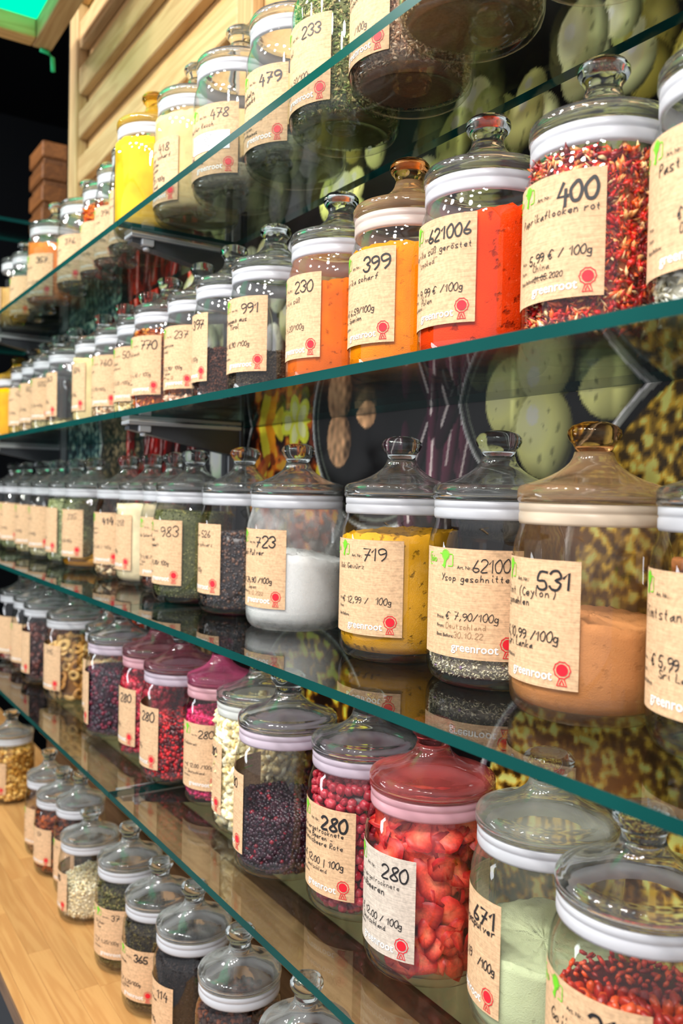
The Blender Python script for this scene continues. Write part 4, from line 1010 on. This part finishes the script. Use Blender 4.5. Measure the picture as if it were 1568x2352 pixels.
('B', -2.474, 0.657, 0.0730, 1.0, -12, '502', std('Dill', None, '€ 2,20/100g'), dict(cap=0.013), 'glass jar labelled 502 left of jar 263', 'jar 502', bits('yellow_grey_grains', 'yellow-grey grains', 0.05, 0.0, 'grain', 0.005, [(200, 186, 130), (150, 140, 100)])),
('B', -2.624, 0.660, 0.0730, 1.0, -12, '50', std('Minze', None, '€ 2/100g'), dict(cap=0.013), 'glass jar left of jar 502 on the second shelf', 'the jar left of jar 502', bits('beige_flakes', 'beige flakes', 0.05, 0.0, 'grain', 0.006, [(206, 176, 130), (150, 120, 80)])),
('B', -2.774, 0.663, 0.0730, 1.0, -12, '12', std('Rosmarin', None, '€ 2/100g'), dict(cap=0.013), 'glass jar right of the yellow powder jar at the far end of the second shelf', 'the jar right of the far yellow jar', bits('golden_flakes', 'golden flakes', 0.05, 0.0, 'grain', 0.006, [(210, 180, 90), (160, 130, 60)])),
('B', -2.984, 0.660, 0.0730, 1.0, None, '', [], dict(lid='yellow'), 'glass jar full of strong yellow powder at the far left of the second shelf', 'the far left second shelf jar', pw('turmeric_powder', 'strong yellow powder', 0.174, 0.0, (246, 170, 6), crack=0.0)),
# ---- third shelf
('C', -0.425, 0.679, 0.0762, 1.0, -6, '', [('Zimtstangen', .26, .345, .0115, .0010), ('€ 5,99 /100g', .40, .675, .0115, .0014), ('Sri Lanka', .50, .745, .009, .001)], {}, 'glass jar of cinnamon sticks at the near end of the third shelf', 'the cinnamon stick jar', None),
('C', -0.583, 0.671, 0.0762, 1.0, -6, '531', [('Zimt (Ceylon)', .225, .305, .0100, .0010), ('gemahlen', .26, .385, .0088, .0010), ('€ 10,99 /100g', .235, .650, .0108, .0012), ('Sri Lanka', .28, .72, .0088, .0010)], dict(cap=0.0165, nwt=0.0022, nx=0.65, lid='tan', body='tan_light', gasket='tan'), 'tan-dusted glass jar of ground cinnamon labelled 531', 'jar 531', pw('ground_cinnamon', 'fine tan cinnamon powder', 0.098, -0.12, (206, 140, 86), lump=0.004, crack=0.12, var=0.10)),
('C', -0.739, 0.691, 0.0770, 1.0, 22, '621003', [('Ysop geschnitten', .27, .30, .0088, .0009), ('€ 7,90/100g', .335, .655, .0095, .0009), ('Deutschland', .335, .735, .0072, .0006, True), ('30.10.22', .42, .815, .0075, .0006, True)], dict(cap=0.0128, nwt=0.0013, nx=0.575), 'glass jar of cut grey-green hyssop labelled 62100 beside jar 531', 'the hyssop jar', bits('cut_hyssop', 'grey-green and purple cut hyssop', 0.115, 0.0, 'shard', 0.0052, [(206, 196, 160), (240, 228, 196), (146, 138, 106), (160, 130, 170), (250, 242, 216)], w=[3, 5, 1, 0.5, 4], core=(150, 142, 112), dens=1.1)),
('C', -0.911, 0.682, 0.0770, 1.0, 4, '719', [('Wok Gewürz', .22, .315, .0082, .0008), ('€ 12,99 /  100g', .30, .675, .0092, .0009)], dict(cap=0.0145, nwt=0.0015, nx=0.58), 'glass jar of clumpy mustard yellow powder labelled 719', 'jar 719', pw('wok_spice_powder', 'clumpy mustard yellow powder', 0.160, 0.02, (226, 162, 34), lump=0.005, crack=0.5, var=0.12)),
('C', -1.180, 0.682, 0.0770, 1.0, -11, '723', [('Wasabi Pulver', .14, .34, .0098, .0014), ('€ 24,90 /100g', .30, .690, .0092, .0013), ('Japan', .42, .765, .0078, .0007), ('01.12.2022', .42, .845, .0068, .0006, True)], dict(cap=0.0160, nwt=0.0022, nx=0.57, body='white'), 'glass jar of white powder labelled 723, powder smeared on the glass', 'jar 723', pw('white_powder', 'bright white powder', 0.112, -0.06, (240, 240, 238), lump=0.006, crack=0.0, var=0.04)),
('C', -1.364, 0.682, 0.0770, 1.0, -29, '526', std('Pfeffer schwarz', None, '€ 4/100g'), dict(cap=0.0115, nwt=0.0013), 'glass jar of black peppercorns labelled 526', 'jar 526', bits('black_peppercorns', 'black and dark brown peppercorns', 0.135, 0.0, 'ball', 0.0055, [(44, 36, 38), (70, 50, 42), (30, 26, 32), (100, 68, 50)], sq=(0.85, 1.15), fin='wet', core=(14, 10, 10))),
('C', -1.535, 0.663, 0.0762, 1.0, -16, '983', std('Kerbel', 'gerebelt', '€ 5,80/ 100g', wt=.0012), dict(cap=0.0185, nwt=0.0018), 'glass jar of fine dark green herbs labelled 983', 'jar 983', bits('green_chervil', 'fine dark green herb', 0.165, 0.0, 'leaf', 0.0048, [(84, 92, 44), (120, 124, 70), (56, 64, 30), (150, 148, 96)], core=(48, 54, 24))),
('C', -1.681, 0.680, 0.0653, 1.0, -4, '726', std('Wok Scharf', None, '€ 4,90 /100g', 'Chin', wt=.0012), dict(cap=0.0150, nwt=0.0030), 'glass jar of reddish brown spice labelled 726', 'jar 726', bits('brown_spice_bits', 'reddish brown bits', 0.090, 0.0, 'shard', 0.006, [(104, 52, 36), (70, 34, 26), (140, 80, 54)], core=(50, 22, 14))),
('C', -1.828, 0.690, 0.0762, 1.0, -33, '218', std('Bohnen', None, '€ 3/100g'), dict(cap=0.0125, nwt=0.0012), 'glass jar full of cream powder labelled 218 on the third shelf', 'jar 218', pw('cream_spice_powder', 'smooth cream powder', 0.172, 0.0, (240, 222, 178), crack=0.0)),
('C', -1.986, 0.691, 0.0762, 1.0, -12, '414', std('Popcorn', 'Gewürz', '€ 2,80 / 100g', wt=.0007), dict(cap=0.0145, nwt=0.0030), 'glass jar of nutty granules labelled 414 with a lifted label corner', 'jar 414', bits('nut_granules', 'brown and cream granules', 0.055, 0.0, 'crumb', 0.008, [(190, 150, 100), (230, 206, 166), (120, 84, 50)])),
('C', -2.220, 0.682, 0.0770, 1.0, -19, '235', std('Curry', 'mild', '€ 3,20/100g'), dict(cap=0.0125, nwt=0.0012), 'glass jar with a small slope of orange-yellow powder labelled 235', 'jar 235', pw('yellow_curry_powder', 'orange-yellow powder', 0.032, 0.42, (232, 160, 40), crack=0.1)),
('C', -2.378, 0.682, 0.0770, 1.0, -38, '', std('Melisse', None, '€ 3/100g'), {}, 'glass jar of pale green leaves left of jar 235 on the third shelf', 'the pale green jar left of 235', bits('pale_green_leaves', 'pale green leaf bits', 0.172, 0.0, 'leaf', 0.008, [(170, 180, 120), (206, 210, 160), (130, 142, 84)])),
('C', -2.571, 0.682, 0.0770, 1.0, -12, '', std('Kamille', None, '€ 3/100g'), {}, 'glass jar of cream bits, fourth from the far end of the third shelf', 'the fourth jar from the far end of the third shelf', bits('chamomile_bits', 'cream and green bits', 0.05, 0.0, 'leaf', 0.008, [(220, 214, 180), (190, 180, 130)])),
('C', -2.739, 0.682, 0.0770, 1.0, -12, '', std('Fenchel', None, '€ 3/100g'), {}, 'glass jar of beige seeds, third from the far end of the third shelf', 'the third jar from the far end of the third shelf', bits('fennel_seeds', 'beige seeds', 0.06, 0.0, 'grain', 0.007, [(206, 190, 140), (170, 160, 110)])),
('C', -2.945, 0.682, 0.0770, 1.0, -12, '', std('Salbei', None, '€ 3/100g'), {}, 'glass jar of grey-green leaves, second from the far end of the third shelf', 'the second jar from the far end of the third shelf', bits('sage_leaves', 'grey-green leaf bits', 0.06, 0.0, 'leaf', 0.008, [(150, 160, 110), (180, 186, 140)])),
('C', -3.110, 0.682, 0.0760, 1.0, -12, '', std('Thymian', None, '€ 3/100g'), {}, 'glass jar of green bits at the far left end of the third shelf', 'the last jar on the far left of the third shelf', bits('thyme_bits', 'green herb bits', 0.06, 0.0, 'leaf', 0.008, [(150, 160, 100), (110, 120, 70)])),
# ---- fourth shelf
('D', -0.478, 0.626, 0.0772, 1.0, 8, '315', [('Goji beeren', .26, .345, .0118, .0012), ('€ 4,50 /100g', .36, .675, .0105, .0012)], dict(cap=0.0175, nwt=0.0030, nx=0.60), 'glass jar of red goji berries labelled 315 at the near end of the fourth shelf', 'jar 315', ('fruits', 'goji_berry', 'goji berries', 0.118, 0.0, dict(size=0.013, step=(0.0115, 0.0085), depth=0.010, piece='wrinkled red-orange goji berry', cat='berry', group='goji berries in jar 315', proto='goji', cols=[(200, 50, 20), (160, 30, 16), (224, 80, 30)], core=(90, 14, 8), heap='goji_heap', limit=290, shape='grain'))),
('D', -0.631, 0.671, 0.0772, 1.0, -32, '671', [('Moringaspulver', .30, .315, .0100, .0014), ('€ 4,49   /100g', .40, .635, .0105, .0014)], dict(cap=0.0165, nwt=0.0026, nx=0.66, lid='white_dust', body='green_dust'), 'dusty glass jar of pale green powder labelled 671', 'jar 671', pw('moringa_powder', 'pale green powder', 0.088, -0.02, (206, 216, 172), lump=0.007, crack=0.12, var=0.08)),
('D', -0.789, 0.646, 0.0772, 1.0, -11, '280', [('Gefriergetrocknete', .24, .33, .0072, .0006), ('Erdbeeren', .29, .42, .0095, .0010), ('€ 12,00 / 100g', .34, .69, .0090, .0010), ('Deutschland', .36, .765, .0070, .0008)], dict(cap=0.0150, nwt=0.0020, nx=0.65, lid='red', gasket='pink', paper='white'), 'glass jar of red strawberry slices under a red-dusted lid, worn white label', 'the strawberry jar', ('fruits', 'strawberry_slice', 'strawberries', 0.168, 0.0, dict(size=0.028, step=(0.0245, 0.0175), depth=0.026, piece='dried red strawberry slice', cat='fruit slice', group='strawberry slices in the red-lidded jar', proto='strawberry', face=True, cols=[(200, 30, 26), (150, 16, 18), (232, 80, 60)], core=(150, 12, 12), heap='strawberry_crumbs', limit=240, shape='crumb'))),
('D', -0.948, 0.662, 0.0772, 1.0, -8, '280', [('gefriergetrocknete', .20, .315, .0080, .0009), ('ganze Beeren -', .24, .385, .0080, .0009), ('Johannisbeere Rote', .20, .455, .0080, .0009), ('€ 12,00 | 100g', .30, .665, .0098, .0012), ('Deutschland', .36, .745, .0066, .0007)], dict(cap=0.0170, nwt=0.0032, nx=0.60, gasket='lilac'), 'glass jar of pinkish red currants labelled 280, right of the dark berry jar', 'the pinkish red currant jar', ('fruits', 'red_currant', 'red currants', 0.168, 0.0, dict(size=0.0122, step=(0.0120, 0.0106), depth=0.0115, piece='round red dried currant', cat='berry', group='red currants in the jar beside the strawberries', proto='currant', cols=[(206, 40, 60), (170, 24, 44), (226, 84, 96)], core=(90, 8, 20), heap='currant_heap', limit=290))),
('D', -1.103, 0.629, 0.0762, 1.0, -52, '280', std('Holunder', None, 'mal'), dict(cap=0.0130, gasket='lilac'), 'glass jar half full of blackish berries with tan flakes above', 'the blackish berry jar', bits('dark_elderberries', 'blackish purple berries', 0.092, 0.0, 'ball', 0.0068, [(44, 20, 34), (60, 26, 40), (30, 16, 28), (120, 24, 40)], w=[4, 3, 3, 0.5], sq=(0.85, 1.15), fin='wet', core=(20, 8, 14))),
('D', -1.256, 0.664, 0.0752, 1.0, -51, '280', std('Banane', None, '€ 4/100g'), dict(cap=0.0140, nwt=0.0026, gasket='grey'), 'glass jar of ivory crumbly lumps labelled 280', 'the ivory lump jar', bits('ivory_lumps', 'ivory freeze-dried lumps', 0.178, 0.0, 'lump', 0.0160, [(248, 232, 180), (238, 214, 150), (252, 242, 206)], core=(200, 170, 110))),
('D', -1.398, 0.659, 0.0614, 1.0, 4, '280', [('Himbeeren', .20, .34, .0085, .0009), ('€ 12,00 /100g', .32, .67, .0095, .0011), ('Deutschland', .36, .76, .0070, .0009)], dict(cap=0.0150, nwt=0.0022, lid='pink', gasket='pink', nx=0.58), 'narrow glass jar of magenta granules under a pink-dusted lid', 'the narrow magenta jar', bits('raspberry_granules', 'vivid magenta granules', 0.150, 0.0, 'crumb', 0.0045, [(206, 16, 84), (170, 8, 66), (226, 60, 120)], core=(130, 4, 46))),
('D', -1.541, 0.648, 0.0772, 1.0, -33, '280', std('Preisel', None, '€ 9/100g'), dict(cap=0.0160, nwt=0.0024, lid='rose', gasket='lilac'), 'glass jar of deep red berries under a rosy lid, left of the narrow magenta jar', 'the deep red berry jar', bits('red_berries', 'deep red and scarlet berries', 0.105, 0.0, 'ball', 0.0075, [(150, 8, 22), (206, 20, 30), (84, 6, 18), (60, 8, 16)], sq=(0.8, 1.2), fin='wet', core=(90, 4, 14))),
('D', -1.701, 0.662, 0.0780, 1.0, -34, '280', std('Kirsche', None, '€ 9/100g'), dict(cap=0.0160, nwt=0.0024, lid='rose', gasket='pink'), 'glass jar of crimson dried fruit labelled 280 behind the deep red berry jar', 'the crimson fruit jar', bits('crimson_fruit_bits', 'crimson fruit bits', 0.150, 0.0, 'crumb', 0.009, [(176, 10, 40), (206, 30, 60), (120, 6, 26)], fin='wet', core=(90, 4, 20))),
('D', -1.877, 0.644, 0.0780, 1.0, -61, '', std('Brom', None, '€ 9'), dict(gasket='lilac'), 'glass jar of blackish purple berries left of the crimson fruit jar', 'the blackish purple jar', bits('blackberries', 'blackish purple berries', 0.140, 0.0, 'ball', 0.0075, [(40, 14, 34), (70, 16, 40), (26, 10, 26), (110, 14, 44)], fin='wet', core=(24, 6, 18))),
('D', -2.016, 0.660, 0.0580, 1.0, -20, '623', std('Apfel', None, '€ 6'), dict(cap=0.014, nwt=0.0022), 'narrow glass jar of pale bits labelled 623 behind the banana chip jar', 'jar 623', bits('apple_bits', 'pale tan apple bits', 0.12, 0.0, 'crumb', 0.010, [(214, 180, 120), (236, 214, 170)])),
('D', -2.257, 0.652, 0.0780, 1.0, -28, '715', std('', None, None), dict(cap=0.012, nwt=0.0014), 'glass jar of golden banana chips labelled 715', 'the banana chip jar', ('fruits', 'banana_chip', 'banana chips', 0.135, 0.0, dict(size=0.030, step=(0.030, 0.022), depth=0.016, piece='curled golden banana chip', cat='fruit chip', group='banana chips in one jar', proto='banana', face=True, cols=[(214, 160, 80), (190, 130, 56)], core=(140, 92, 40), heap='banana_crumbs', limit=120, shape='crumb'))),
('D', -2.484, 0.648, 0.0780, 1.0, -45, '', std('', None, None), {}, 'glass jar of dark brown dates left of the banana chips', 'the date jar', ('fruits', 'dried_date', 'dates', 0.150, 0.0, dict(size=0.020, step=(0.018, 0.013), depth=0.013, piece='dark reddish brown dried date', cat='fruit', group='dark dates in one jar', proto='date', cols=[(90, 40, 30), (70, 30, 24)], core=(40, 16, 12), heap='date_heap', limit=150, shape='grain'))),
('D', -2.649, 0.656, 0.0780, 1.0, -14, '', std('', None, None), {}, 'glass jar of mixed bits, second from the far end of the fourth shelf', 'the second jar from the far end of the fourth shelf', bits('brown_fruit_bits', 'brown fruit bits', 0.06, 0.0, 'crumb', 0.010, [(120, 70, 50), (90, 50, 36)])),
('D', -2.815, 0.652, 0.0780, 1.0, -14, '', std('', None, None), {}, 'glass jar of red and white bits at the far end of the fourth shelf', 'the last jar of the fourth shelf', bits('red_white_bits', 'red and white bits', 0.06, 0.0, 'crumb', 0.010, [(150, 60, 56), (214, 196, 180)])),
# ---- counter
('E', -0.826, 0.576, 0.0650, 0.97, -30, '', [], {}, 'glass jar half hidden under the lowest shelf, nearest on the counter', 'the nearest counter jar', bits('dark_tea', 'dark tea leaves', 0.13, 0.0, 'leaf', 0.008, [(50, 36, 26), (80, 56, 36)])),
('E', -0.960, 0.584, 0.0650, 1.02, -50, '', [], {}, 'glass jar with a broad clear lid, second nearest on the counter', 'the second nearest counter jar', bits('dark_tea_blend', 'dark brown tea', 0.14, 0.0, 'leaf', 0.008, [(44, 34, 30), (70, 52, 40)])),
('E', -1.146, 0.580, 0.0650, 0.97, -55, '12', std('Tee', None, '€ 3'), {}, 'glass jar of dark brown tea on the counter, right of jar 114', 'the counter jar right of 114', bits('brown_tea', 'dark brown tea bits', 0.155, 0.0, 'crumb', 0.008, [(90, 44, 22), (54, 30, 20), (40, 24, 20)])),
('E', -1.315, 0.580, 0.0650, 0.97, -28, '114', std('Schwarztee', None, '€ 4/100g', wt=.0012), dict(cap=0.0160, nwt=0.0024, nx=0.66), 'glass jar of black tea labelled 114 on the counter', 'jar 114', bits('black_tea', 'black tea leaves', 0.165, 0.0, 'leaf', 0.006, [(34, 28, 28), (54, 42, 38), (24, 20, 22)], core=(14, 10, 10))),
('E', -1.465, 0.580, 0.0650, 0.91, -5, '365', std('Assam', None, '€ 4,20/100g', 'Indien', wt=.0012), dict(cap=0.0135, nwt=0.0028), 'glass jar of dark herb tea labelled 365 on the counter', 'jar 365', bits('herb_tea', 'dark olive and brown tea', 0.150, 0.0, 'leaf', 0.009, [(60, 50, 24), (90, 80, 40), (40, 30, 18)])),
('E', -1.624, 0.580, 0.0650, 0.95, 6, '37', std('Grüner', 'Tee', '€ 4,20/100g'), dict(cap=0.0125), 'glass jar of green tea between jar 365 and the pale rice flake jar', 'the green tea jar', bits('green_tea', 'green and brown tea leaves', 0.150, 0.0, 'leaf', 0.011, [(84, 84, 36), (120, 110, 60), (60, 50, 30)])),
('E', -1.849, 0.571, 0.0653, 0.80, -44, '80', [], dict(cap=0.0140, nwt=0.0028), 'squat glass jar of pale rice flakes labelled 80 on the counter', 'jar 80', bits('rice_flakes', 'pale ivory flakes', 0.080, 0.10, 'leaf', 0.0065, [(252, 236, 196), (240, 220, 170), (255, 246, 220)])),
('E', -1.977, 0.587, 0.0574, 0.95, -12, '87', [], {}, 'narrow glass jar of brown leaves behind jar 80', 'the narrow jar behind jar 80', bits('brown_leaves', 'dark brown leaves', 0.12, 0.0, 'leaf', 0.010, [(96, 60, 36), (60, 40, 26)])),
('E', -2.103, 0.581, 0.0644, 0.86, -22, '57', std('Chai', None, '€ 3'), dict(cap=0.0105, nwt=0.0014), 'glass jar labelled 57 with orange spice above dark tea', 'jar 57', bits('chai_mix', 'orange-brown chai mix', 0.140, 0.0, 'crumb', 0.008, [(150, 70, 24), (96, 40, 16), (50, 24, 14)])),
('E', -2.229, 0.581, 0.0564, 0.90, -12, '', std('Mate', None, '€ 3'), {}, 'narrow glass jar left of jar 57 on the counter', 'the narrow jar left of 57', bits('mate_bits', 'tan and brown bits', 0.10, 0.0, 'crumb', 0.007, [(150, 110, 70), (110, 70, 40)])),
('E', -2.647, 0.580, 0.0650, 0.92, -12, '', std('Müsli', None, '€ 3'), {}, 'glass jar of golden granola on the counter at the far left', 'the granola jar', bits('granola', 'golden brown granules', 0.150, 0.0, 'crumb', 0.0085, [(206, 156, 70), (160, 110, 40), (230, 190, 110)])),
]
PROTO = {
 'strawberry': [strawberry_slice(i) for i in range(6)],
 'currant': [berry('red_currant', 0.0126, c, 0.16, i) for i, c in enumerate([(204, 36, 58), (178, 24, 44), (222, 70, 84), (190, 40, 60)])],
 'goji': [berry('goji_berry', 0.0085, c, 0.18, 9+i, 1.9) for i, c in enumerate([(206, 52, 20), (170, 32, 18), (226, 84, 30)])],
 'banana': [ring_slice('banana_chip', 0.0165, 0.0055, 0.006, c, i) for i, c in enumerate([(222, 166, 84), (200, 140, 62), (232, 186, 110)])],
 'date': [berry('dried_date', 0.013, c, 0.16, 20+i, 1.7) for i, c in enumerate([(104, 44, 32), (76, 32, 26), (120, 56, 40)])],
}
LIDS = {'yellow': lid_glass('lid_yellow_dust', srgb(246, 196, 60), 0.30), 'tan': lid_glass('lid_tan_dust', srgb(238, 192, 142), 0.17),
        'red': lid_glass('lid_red_dust', srgb(246, 112, 108), 0.22, 10), 'pink': lid_glass('lid_pink_dust', srgb(214, 96, 140), 0.30),
        'rose': lid_glass('lid_rose_dust', srgb(170, 90, 108), 0.16), 'white_dust': lid_glass('lid_white_dust', srgb(214, 218, 204), 0.24, 11)}
BODY = {'tan': glass('body_orange_film', dust=srgb(206, 130, 84), amount=0.26), 'tan_light': glass('body_tan_film', dust=srgb(206, 150, 96), amount=0.10),
        'white': glass('body_white_smears', dust=(0.86, 0.87, 0.86), amount=0.30, dscale=42), 'green_dust': glass('body_pale_film', dust=srgb(214, 220, 190), amount=0.12, dscale=30)}
GK = {'tan': GASK_T, 'tan_pale': gasket_mat('gasket_pale_tan', (0.80, 0.70, 0.64)), 'pink': GASK_P, 'lilac': GASK_V, 'grey': GASK_G}
LZ = {'A': (0.022, 0.110), 'B': (0.045, 0.113), 'C': (0.034, 0.118), 'D': (0.030, 0.113), 'E': (0.034, 0.098)}
GROUP = {'A': 'jars on the top shelf', 'B': 'jars on the second shelf', 'C': 'jars on the third shelf', 'D': 'jars on the fourth shelf', 'E': 'jars on the counter'}
for idx, (row, x, y, R, Hs, lab, num, lines, opt, desc, who, cont) in enumerate(JARS):
    ca = math.atan2(-y, -x)                       # direction from the jar towards the viewer
    root = empty('spice_jar', (x, y, TOP[row]+0.0004))
    tag(root, desc, 'jar', GROUP[row])
    key = jar_meshes(R, Hs)
    obj('body', jar_part(key, 'body', BODY.get(opt.get('body'), GLASS)), root)
    obj('gasket', jar_part(key, 'gasket', GK.get(opt.get('gasket'), GASK)), root)
    lidm = LIDS.get(opt.get('lid'), LIDF if row == 'E' else LIDG)
    lid = obj('lid', jar_part(key, 'lid', lidm), root)
    obj('knob', jar_part(key, 'knob', KNOB if 'lid' not in opt or opt['lid'] in ('white_dust', 'rose') else solid_glass('knob_'+opt['lid'], {'yellow': (1, .86, .4), 'tan': (.98, .78, .56), 'red': (1, .62, .62), 'pink': (.95, .6, .75)}[opt['lid']])), lid)
    if lab is not None:
        z0, H = LZ[row]; k = R/0.077
        a1 = ca+math.radians(lab); a0 = a1-LW*k/R
        build_label(root, R, a0, z0*Hs, H*(Hs if row == 'E' else 1), num, lines, opt.get('cap', 0.0135), opt.get('nwt', 0.0017),
                    M_kraft_white if opt.get('paper') == 'white' else None, opt.get('nx', 0.62), idx, opt.get('sticker', False), math.hypot(x, y) > 2.1)
    if cont is not None:
        if cont[0] == 'fruits': cont[5]['protos'] = PROTO[cont[5]['proto']]
        contents(cont, root, R, ca, who)

# cinnamon sticks
def cinnamon(seed, ln_):
    r = random.Random(seed); V = []; F = []; Cc = []; n = 22; m_ = 6
    for j in range(m_+1):
        z = -ln_/2+ln_*j/m_; wob = r.uniform(-0.0006, 0.0006)
        for i in range(n+1):
            t = i/n; a = t*2*PI*1.55; rad = 0.0085*(1-0.38*t)+wob
            V.append((rad*math.cos(a), rad*math.sin(a), z)); Cc.append(np.array(srgb(196, 124, 70))*(0.7+0.5*r.random())*(1 if i < n*0.66 else 0.6))
    for j in range(m_):
        for i in range(n):
            F.append((j*(n+1)+i, j*(n+1)+i+1, (j+1)*(n+1)+i+1, (j+1)*(n+1)+i))
    return mesh_np('cinnamon_stick', np.array(V), np.array(F), attr_mat('cinnamon_bark', 0.6, 0.3), True, np.array(Cc))
CS = [cinnamon(i, l) for i, l in enumerate((0.10, 0.12, 0.085))]
for me in CS:
    md = None
zx, zy = -0.425, 0.679; rs = random.Random(5); zb = TOP['C']+0.006
for i in range(16):
    a = i*2.399; q = 0.047*math.sqrt((i+0.5)/16)
    o = bpy.data.objects.new('cinnamon_stick', CS[i % 3]); COL.objects.link(o)
    tilt = rs.uniform(0.05, 0.22)
    o.location = (zx+q*math.cos(a), zy+q*math.sin(a), zb+0.062+rs.uniform(0, 0.03)); o.rotation_euler = (tilt*math.sin(a), -tilt*math.cos(a), rs.uniform(0, 6))
    sol = o.modifiers.new('bark', 'SOLIDIFY'); sol.thickness = 0.0011
    tag(o, 'curled brown cinnamon stick standing in the near third shelf jar', 'cinnamon stick', 'cinnamon sticks in one jar')
for i in range(5):
    o = bpy.data.objects.new('cinnamon_stick', CS[i % 3]); COL.objects.link(o)
    o.location = (zx+rs.uniform(-0.015, 0.015), zy+rs.uniform(-0.015, 0.015), zb+0.150+0.006*i); o.rotation_euler = (PI/2+rs.uniform(-0.3, 0.3), 0, rs.uniform(0, 6))
    sol = o.modifiers.new('bark', 'SOLIDIFY'); sol.thickness = 0.0011
    tag(o, 'curled brown cinnamon stick lying across the top of the near third shelf jar', 'cinnamon stick', 'cinnamon sticks lying on top')
